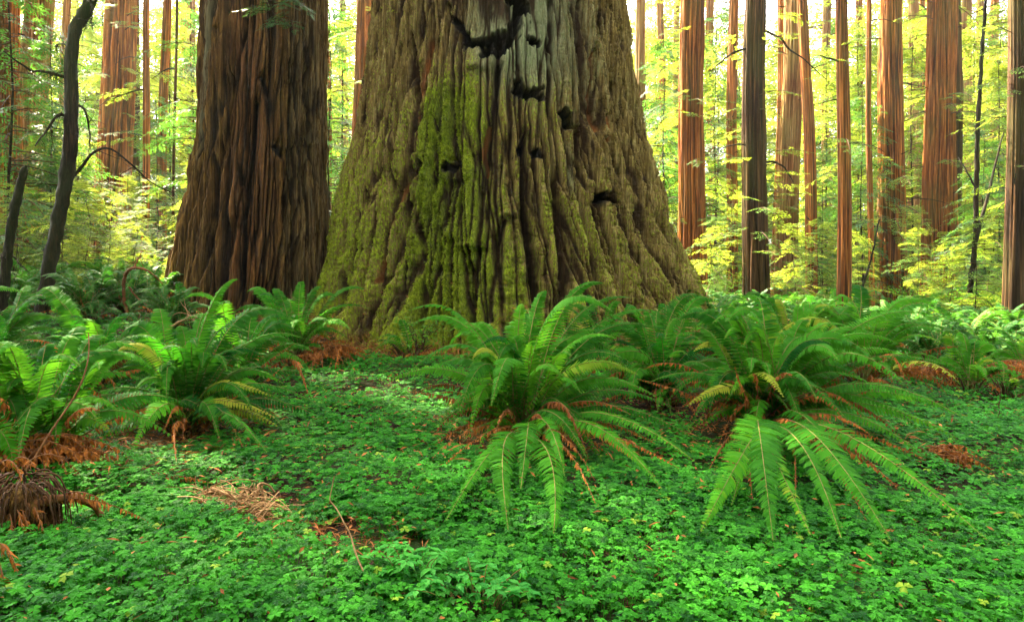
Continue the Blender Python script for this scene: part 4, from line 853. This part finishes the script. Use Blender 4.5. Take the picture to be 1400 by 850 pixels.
# ------------------------------------------------------------------ sorrel carpet
def scatter(n, y0, y1, rng, xm=.84, pad=2.6):
    y = np.sqrt(rng.uniform(y0 ** 2, y1 ** 2, n)); x = rng.uniform(-1, 1, n) * (y * xm + pad); return x, y
def debris_d(x, y):
    a, b = np.array([-1.85, 4.25]), np.array([-.55, 3.35]); ab = b - a
    t = np.clip(((x - a[0]) * ab[0] + (y - a[1]) * ab[1]) / (ab @ ab), 0, 1)
    return np.hypot(x - a[0] - t * ab[0], y - a[1] - t * ab[1])
def sorrel():
    rng = np.random.default_rng(21); mb = MB()
    for y0, y1, n, sz, detail in [(2.2, 4.2, 58000, 1.0, 2), (4.2, 7.0, 84000, 1.0, 1), (7, 11, 56000, 1.25, 1), (11, 24, 18000, 2.4, 0)]:
        x, y = scatter(n, y0, y1, rng)
        dh = np.hypot(x - HX, y - HYC)
        den = .66 + .75 * perlin(x / .6, y / .6, 0 * x, 77) + .25 * perlin(x / .2, y / .2, 0 * x, 78)
        den = den - .95 * sstep(4.9, 4.35, dh) - 1.1 * np.exp(-(debris_d(x, y) / .16) ** 2) * sstep(.25, -.15, perlin(x / .18, y / .18, 0 * x, 79))
        for fx, fy, fr in [(mid.location.x, mid.location.y, .62), (right.location.x, right.location.y, .75), (-2.92, 6.1, .6), (-3.4, 4.95, .5), (1.52, 6.9, .5)]: den -= 1.1 * np.exp(-(np.hypot(x - fx, y - fy) / fr) ** 4)
        den -= 1.0 * (np.hypot(x - LX, y - LY) < 1.75) + .5 * sstep(12, 20, y)
        k = rng.uniform(size=n) < den; x, y = x[k], y[k]; n = len(x)
        h = rng.uniform(.02, .095, n) + .05 * perlin(x / .35, y / .35, 0 * x, 80)
        C = np.stack([x, y, g(x, y) + np.clip(h, .02, .2)], -1)
        r = sz * rng.uniform(.018, .033, n) * (1 + .25 * perlin(x / .8, y / .8, 0 * x, 81))
        a0 = rng.uniform(0, 2 * PI, n); tilt = rng.normal(0, .20, (n, 2)); tilt[:, 1] -= .12
        N = nrm(np.stack([tilt[:, 0], tilt[:, 1], np.ones(n)], -1)); A = nrm(np.cross(N, np.array([0, 1., 0]))); Bv = np.cross(N, A)
        tint = np.clip(.42 + .27 * rng.normal(size=n) + .18 * perlin(x / 1.1, y / 1.1, 0 * x, 82), 0, .84); tint[rng.uniform(size=n) < .012] = 1.0
        for j in range(3):
            a = a0 + j * 2 * PI / 3 + rng.normal(0, .1, n)
            def pt(ang, rad, hgt):
                return C + (A * np.cos(a + ang)[:, None] + Bv * np.sin(a + ang)[:, None]) * (r * rad)[:, None] + N * (r * hgt)[:, None]
            dp = -rng.uniform(.0, .35, n)
            o = C; l1 = pt(.82, .60, .06 + dp * .4); l2 = pt(.46, 1.02, dp); nt = pt(0, .84, .10 + dp * .7); r2 = pt(-.46, 1.02, dp); r1 = pt(-.82, .60, .06 + dp * .4)
            V = np.stack([o, l1, l2, nt, r2, r1], 1).reshape(-1, 3); b = np.arange(n)[:, None] * 6
            Q = np.concatenate([b + np.array([[0, 1, 2, 3]]), b + np.array([[0, 3, 4, 5]])])
            mb.add(V, Q, 0, np.repeat(tint, 6))
        if detail == 2:
            w = .0016; G0 = np.stack([x + rng.normal(0, .02, n), y + rng.normal(0, .02, n), g(x, y)], -1)
            wv = np.array([w, 0, 0]); V = np.stack([G0 - wv, G0 + wv, C + wv - N * .003, C - wv - N * .003], 1).reshape(-1, 3)
            mb.add(V, np.arange(len(V)).reshape(-1, 4), 0, .5)
    tag(mb.build('sorrel', M['sorrel'], None, False), 'carpet of three-leaved green sorrel covering the forest floor', 'ground cover', None, 'stuff')
sorrel()

# ------------------------------------------------------------------ litter
def litter():
    rng = np.random.default_rng(31); mb = MB()
    def bits(x, y, z, ln, wd, tint):
        n = len(x); a = rng.uniform(0, 2 * PI, n); D = nrm(np.stack([np.cos(a), np.sin(a), rng.normal(0, .3, n)], -1)); B = nrm(np.cross(D, nrm(np.stack([rng.normal(0, .5, n), rng.normal(0, .5, n), np.ones(n)], -1))))
        C = np.stack([x, y, z], -1); m = C + np.array([0, 0, 1]) * (ln * .12)[:, None]
        V = np.stack([C - D * ln[:, None], m + B * wd[:, None], C + D * ln[:, None], m - B * wd[:, None]], 1).reshape(-1, 3)
        mb.add(V, np.arange(len(V)).reshape(-1, 4), 0, np.repeat(tint, 4))
    x, y = scatter(20000, 2.2, 12, rng); bits(x, y, g(x, y) + rng.uniform(.0, .06, len(x)), rng.uniform(.015, .05, len(x)), rng.uniform(.003, .008, len(x)), rng.uniform(0, 1, len(x)))
    x, y = scatter(2600, 2.2, 9, rng); bits(x, y, g(x, y) + rng.uniform(.06, .13, len(x)), rng.uniform(.012, .035, len(x)), rng.uniform(.004, .010, len(x)), rng.uniform(.3, 1, len(x)))
    # drift of needles around the giant's foot
    n = 9000; a = rng.uniform(-1.5, 1.5, n); rr = rng.uniform(3.85, 5.0, n); x = HX + rr * np.sin(a); y = HYC - rr * np.cos(a)
    bits(x, y, g(x, y) + rng.uniform(.0, .09, n) + .35 * np.clip(4.4 - rr, 0, 1) * rng.uniform(0, 1, n), rng.uniform(.02, .08, n), rng.uniform(.003, .010, n), rng.uniform(.2, 1, n))
    i = rng.choice(len(HERO_V), 9000, p=(lambda w: w / w.sum())(np.exp(-(HERO_V[:, 2] - .3) / .32) * np.clip(perlin(HERO_V[:, 0] / .5, HERO_V[:, 1] / .5, HERO_V[:, 2] / .5, 44) + .25, 0, 1)))
    q = HERO_V[i] + rng.normal(0, .012, (9000, 3)) - np.array([0, .02, 0]); bits(q[:, 0], q[:, 1], q[:, 2], rng.uniform(.02, .085, 9000), rng.uniform(.003, .010, 9000), rng.uniform(.4, 1, 9000))
    # under the three big ferns and along the dry hollow
    for cx, cy, s, n in [(mid.location.x, mid.location.y, .6, 1300), (right.location.x, right.location.y, .7, 1500), (-2.9, 6.1, .6, 800), (-3.3, 4.9, .6, 900)]:
        x = cx + rng.normal(0, s, n); y = cy + rng.normal(0, s, n); bits(x, y, g(x, y) + rng.uniform(0, .12, n), rng.uniform(.02, .07, n), rng.uniform(.003, .010, n), rng.uniform(.0, 1, n))
    n = 800; t = rng.uniform(size=n); x = -1.85 + 1.3 * t + rng.normal(0, .17, n); y = 4.25 - .9 * t + rng.normal(0, .14, n); bits(x, y, g(x, y) + rng.uniform(0, .06, n), rng.uniform(.02, .07, n), rng.uniform(.002, .006, n), rng.uniform(.1, .8, n))
    tag(mb.build('leaf_litter', M['litter'], None, False), 'rusty fallen needles and leaf bits strewn between the sorrel', 'leaf litter', None, 'stuff')
litter()

def dry_pile():
    rng = np.random.default_rng(33)
    p = ground_px(345, 705); root = empty('twig_pile', p, 'heap of dry tan twigs and dead fronds in the dip left of centre', 'twigs')
    def tw(pts, w0, w1, nm='twig'):
        P = polyline([np.array(up(x, yy, Y)) for x, yy, Y in pts], 22) - p; P = wander(P, .012, rng)
        V, Q = tube(P, np.linspace(w0, w1, 22), 6); mb = MB(); mb.add(V, Q); mb.build(nm, M['twig'], root)
    Y0 = p[1]
    for pts in [[(290, 668, Y0 + .1), (325, 682, Y0), (347, 700, Y0 - .05), (365, 720, Y0 - .2), (380, 740, Y0 - .35), (387, 752, Y0 - .45)], [(347, 704, Y0), (350, 680, Y0 + .02), (354, 662, Y0 + .05), (365, 662, Y0 + .1), (376, 672, Y0 + .12)], [(356, 705, Y0), (362, 685, Y0), (356, 664, Y0)],
                [(257, 686, Y0 + .05), (275, 676, Y0 + .05), (300, 672, Y0 + .1)], [(262, 694, Y0), (300, 690, Y0), (340, 684, Y0 + .1)], [(285, 690, Y0), (305, 676, Y0 + .1)], [(398, 722, Y0 - .3), (392, 740, Y0 - .35), (388, 748, Y0 - .4)], [(370, 655, Y0 + .35), (383, 645, Y0 + .4), (398, 646, Y0 + .4)], [(410, 736, Y0 - .4), (440, 752, Y0 - .55), (470, 748, Y0 - .5)]]:
        tw(pts, .012, .005)
    m2 = MB()
    for i in range(330):
        t = rng.uniform(); c = np.array([-.36 + .5 * t + rng.normal(0, .09), .12 - .3 * t + rng.normal(0, .07), .03 + abs(rng.normal(0, .05))]); d = nrm(rng.normal(size=3) * np.array([1, .6, .35])) * rng.uniform(.05, .16)
        V, Q = tube(bez(c - d, c + rng.normal(size=3) * .02 + np.array([0, 0, .03]), c + d, 6), rng.uniform(.0015, .004), 3); m2.add(V, Q)
    m2.build('dry_stems', M['twig'], root)
dry_pile()
def stalk(name, label, pts, w, mat, cat='stalk'):
    b = np.array(up(*pts[0])); root_p = np.array([b[0], b[1], gz(b[0], b[1])])
    P = wander(polyline([up(*q) for q in pts], 40) - root_p, .012, np.random.default_rng(len(label)))
    V, Q = tube(P, np.linspace(w, w * .45, 40), 6); mb = MB(); mb.add(V, Q); o = mb.build(name, mat); o.location = root_p; return tag(o, label, cat)
stalk('dry_stalk', 'tall thin bent dry stalk rising from the sorrel in the foreground', [(513, 850, 2.75), (500, 790, 2.85), (482, 740, 2.95), (470, 712, 3.0), (455, 690, 3.05), (452, 678, 3.07), (457, 650, 3.1)], .0045, M['twig'])
stalk('dry_stalk', 'short dry stem beside the small plant near the right edge', [(1362, 585, 6.2), (1366, 560, 6.2), (1368, 535, 6.2)], .006, M['branch'])
stalk('fallen_twig', 'thin twig lying on the sorrel at the lower right corner', [(1330, 835, 2.9), (1365, 800, 3.0), (1400, 762, 3.2)], .003, M['twig'], 'twig')
stalk('fallen_twig', 'pale twig lying in front of the right sword fern', [(1075, 695, 4.5), (1130, 705, 4.4), (1190, 738, 4.2)], .004, M['twig'], 'twig')
stalk('fern_stem', 'long red-brown bare fern stem slanting up at the left edge', [(10, 690, 4.0), (50, 620, 4.1), (100, 545, 4.3), (118, 500, 4.4), (122, 455, 4.5)], .007, M['rachis_dead'], 'stem')
stalk('fern_stem', 'arching yellowish fern stem crossing the sorrel below the left sword fern', [(105, 655, 4.3), (150, 640, 4.4), (200, 641, 4.5), (260, 655, 4.6)], .004, M['rachis'], 'stem')

# rotting stump with a root, hung with dead fronds, at lower left
def stump():
    p = np.array(up(30, 770, 3.55)); p[2] = gz(p[0], p[1]); root = empty('rotten_stump', p, 'rotting brown stump draped with rusty dead fronds at the lower left', 'stump')
    th, zz = np.meshgrid(np.linspace(0, 2 * PI, 120, endpoint=False), np.linspace(-.05, 1, 60)); H = .26
    r = .12 * (1.3 - .35 * np.clip(zz, 0, 1)) * np.sqrt(np.clip(1 - np.clip(zz, 0, 1) ** 3, 0.0, 1)) * (1 + .45 * fbm(np.sin(th) * 2, np.cos(th) * 2, zz * 1.5, 500, 3)); rid = ridges(th, zz * H, 510, .12, .03, .35, .6); r = r - .02 * (1 - rid)
    grid_mesh('stump_wood', r * np.sin(th) * 1.3, -r * np.cos(th), zz * H, M['redwood'], {'fis': rid, 'red': 0 * th + .3, 'pale': 0 * th, 'char': 0 * th}, root)
    rs = np.random.default_rng(54); ms = MB()
    for i in range(90):
        az = rs.uniform(-PI, PI); r0 = rs.uniform(.02, .13); r1 = r0 + rs.uniform(.04, .12); h0 = rs.uniform(.2, .32)
        a0 = np.array([r0 * math.sin(az) * 1.3, -r0 * math.cos(az), h0]); c0 = np.array([r1 * math.sin(az) * 1.3, -r1 * math.cos(az), rs.uniform(-.02, .1)])
        V, Q = tube(wander(bez(a0, np.array([c0[0], c0[1], h0 + rs.uniform(-.02, .05)]), c0, 10), .015, rs), np.linspace(.006, .003, 10), 4); ms.add(V, Q)
    ms.build('hanging_stems', M['rootstock'], root)
    P = polyline([up(x, y, Y) for x, y, Y in [(20, 700, 3.5), (48, 690, 3.5), (75, 682, 3.55), (105, 680, 3.6), (128, 690, 3.65), (140, 705, 3.7)]], 30) - p
    V, Q = tube(P, np.linspace(.034, .012, 30), 10); V = V + .008 * fbm(V[:, 0] / .05, V[:, 1] / .05, V[:, 2] / .05, 520, 3)[:, None]; mb = MB(); mb.add(V, Q); mb.build('root', M['rachis_dead'], root)
    rng = np.random.default_rng(55)
    for bx, by, bY, tx, ty, tY, ar in [(30, 690, 3.5, 62, 775, 3.3, .12), (20, 690, 3.5, 40, 770, 3.25, .12), (45, 688, 3.5, 66, 745, 3.3, .06), (5, 690, 3.5, 10, 790, 3.2, .1), (60, 684, 3.55, 208, 716, 3.6, .12), (80, 680, 3.6, 150, 690, 3.4, .1), (-10, 740, 3.0, 30, 800, 2.9, .1), (-10, 760, 2.9, 10, 820, 2.8, .06), (10, 640, 3.9, 60, 660, 3.7, .2), (30, 640, 3.9, 110, 650, 3.8, .2), (-5, 640, 3.9, 40, 690, 3.6, .25)]:
        a, c = np.array(up(bx, by, bY)), np.array(up(tx, ty, tY)); m = frond_mesh(a, (a + c) / 2 + np.array([0, 0, ar]), c, rng, .055, True, .017, rng.uniform(.35, 1)); m.V = [v - p.astype(np.float32) for v in m.V]; m.build('dead_frond', DM, root, False)
stump()
def dead_sprig(label, pts, w, seed, group=None, green=False):
    rng = np.random.default_rng(seed); a, c = np.array(up(*pts[0])), np.array(up(*pts[1])); root = np.array([a[0], a[1], gz(a[0], a[1])])
    m = frond_mesh(a, (a + c) / 2 + np.array([0, 0, pts[2]]), c, rng, w, True, .015, .8); m.V = [v - root.astype(np.float32) for v in m.V]
    o = m.build('dead_frond', DM, None, False); o.location = root; return tag(o, label, 'dead frond')
dead_sprig('rusty orange dead frond lying across the sorrel at lower left', [(215, 738, 3.4), (85, 800, 3.0), .08], .045, 61)
dead_sprig('tan dead frond tuft poking from the sorrel right of the bottom-edge leafy sprout', [(760, 782, 3.1), (785, 806, 3.0), .03], .05, 62)
dead_sprig('small brown dead frond lying in the sorrel below the right sword fern', [(890, 765, 3.3), (935, 798, 3.1), .04], .05, 63)
dead_sprig('orange dead frond at the lower left corner in front of the stump', [(60, 850, 2.7), (40, 800, 2.75), .03], .05, 64)
dead_sprig('yellowing frond arching low under the left sword fern', [(200, 652, 4.5), (290, 660, 4.4), .06], .05, 65)

def mound(label, px, py, Y, r, h, seed):
    rng = np.random.default_rng(seed); x = (px - CX) / F * Y; p = np.array([x, Y, gz(x, Y)]); root = empty('dead_fern_mound', p, label, 'dead fern')
    for i in range(46):
        az = rng.uniform(0, 2 * PI); l = r * rng.uniform(.6, 1.15); a = p + np.array([rng.normal() * .08, rng.normal() * .08, h * rng.uniform(.3, .9)]); c = p + np.array([math.cos(az) * l, math.sin(az) * l, 0]); c[2] = gz(c[0], c[1]) + .04
        m = frond_mesh(a, (a + c) / 2 + np.array([0, 0, h * .7]), c, rng, .07, True, .03, rng.uniform(.3, 1)); m.V = [v - p.astype(np.float32) for v in m.V]; m.build('dead_frond', DM, root, False)
mound('brown crumpled dead fronds piled under the bright sword fern at the left edge', 62, 640, 4.5, .45, .3, 75)
mound('rusty mound of collapsed dead fronds cut by the right edge', 1392, 540, 8.6, .55, .35, 71)
mound('rusty heap of dead fronds between the right sword fern and the small sword fern', 1262, 545, 8.6, .45, .28, 72)
mound('brown crumpled dead fronds lying right of the right sword fern', 1290, 655, 5.0, .28, .14, 73)
mound('rusty dead fronds heaped against the left foot of the giant trunk', 452, 505, 9.0, .5, .3, 74)

def sprout(label, px, py, Y, n, seed, berries=()):
    rng = np.random.default_rng(seed); x = (px - CX) / F * Y; p = np.array([x, Y, gz(x, Y)]); root = empty('leafy_sprout', p, label, 'plant')
    st, lf = MB(), MB()
    for i in range(n):
        az = rng.uniform(0, 2 * PI); r = rng.uniform(.03, .26); e = np.array([math.cos(az) * r, math.sin(az) * r * .6, rng.uniform(.09, .17)]); V, Q = tube(bez(np.array([e[0] * .4, e[1] * .4, 0]), e * np.array([.5, .5, .8]), e, 6), .0018, 4); st.add(V, Q)
        for j in range(5):
            a = rng.uniform(0, 6.28); D = np.array([math.cos(a), math.sin(a), rng.uniform(-.3, .1)]); D /= np.linalg.norm(D); B = nrm(np.cross(D, np.array([0, 0, 1.]))); ln = rng.uniform(.035, .065); c = e + D * .004; u = np.array([0, 0, .006])
            V = np.array([c, c + D * ln * .35 + B * ln * .26, c + D * ln * .35 + u * -1, c + D * ln * .35 - B * ln * .26, c + D * ln * .72 + B * ln * .18, c + D * ln * .72 - u, c + D * ln * .72 - B * ln * .18, c + D * ln - u * 2])
            lf.add(V, [[0, 2, 1, 1], [0, 3, 2, 2], [1, 2, 5, 4], [2, 3, 6, 5], [4, 5, 7, 7], [5, 6, 7, 7]], 0, rng.uniform(.2, .8))
    st.build('stem', M['rachis'], root); lf.build('foliage', M['sprout'], root, False)
    return root
for i, (label, px, Y, n) in enumerate([('bright green leafy sprout cluster at the bottom edge, left of the tan tuft', 655, 2.75, 26), ('bright green leafy sprout spreading low at the bottom edge right of the bent dry stalk', 560, 2.95, 24), ('pale green leafy plant on a thin stem near the right edge of the sorrel', 1372, 6.2, 10)]):
    sprout(label, px, 0, Y, n, 80 + i)
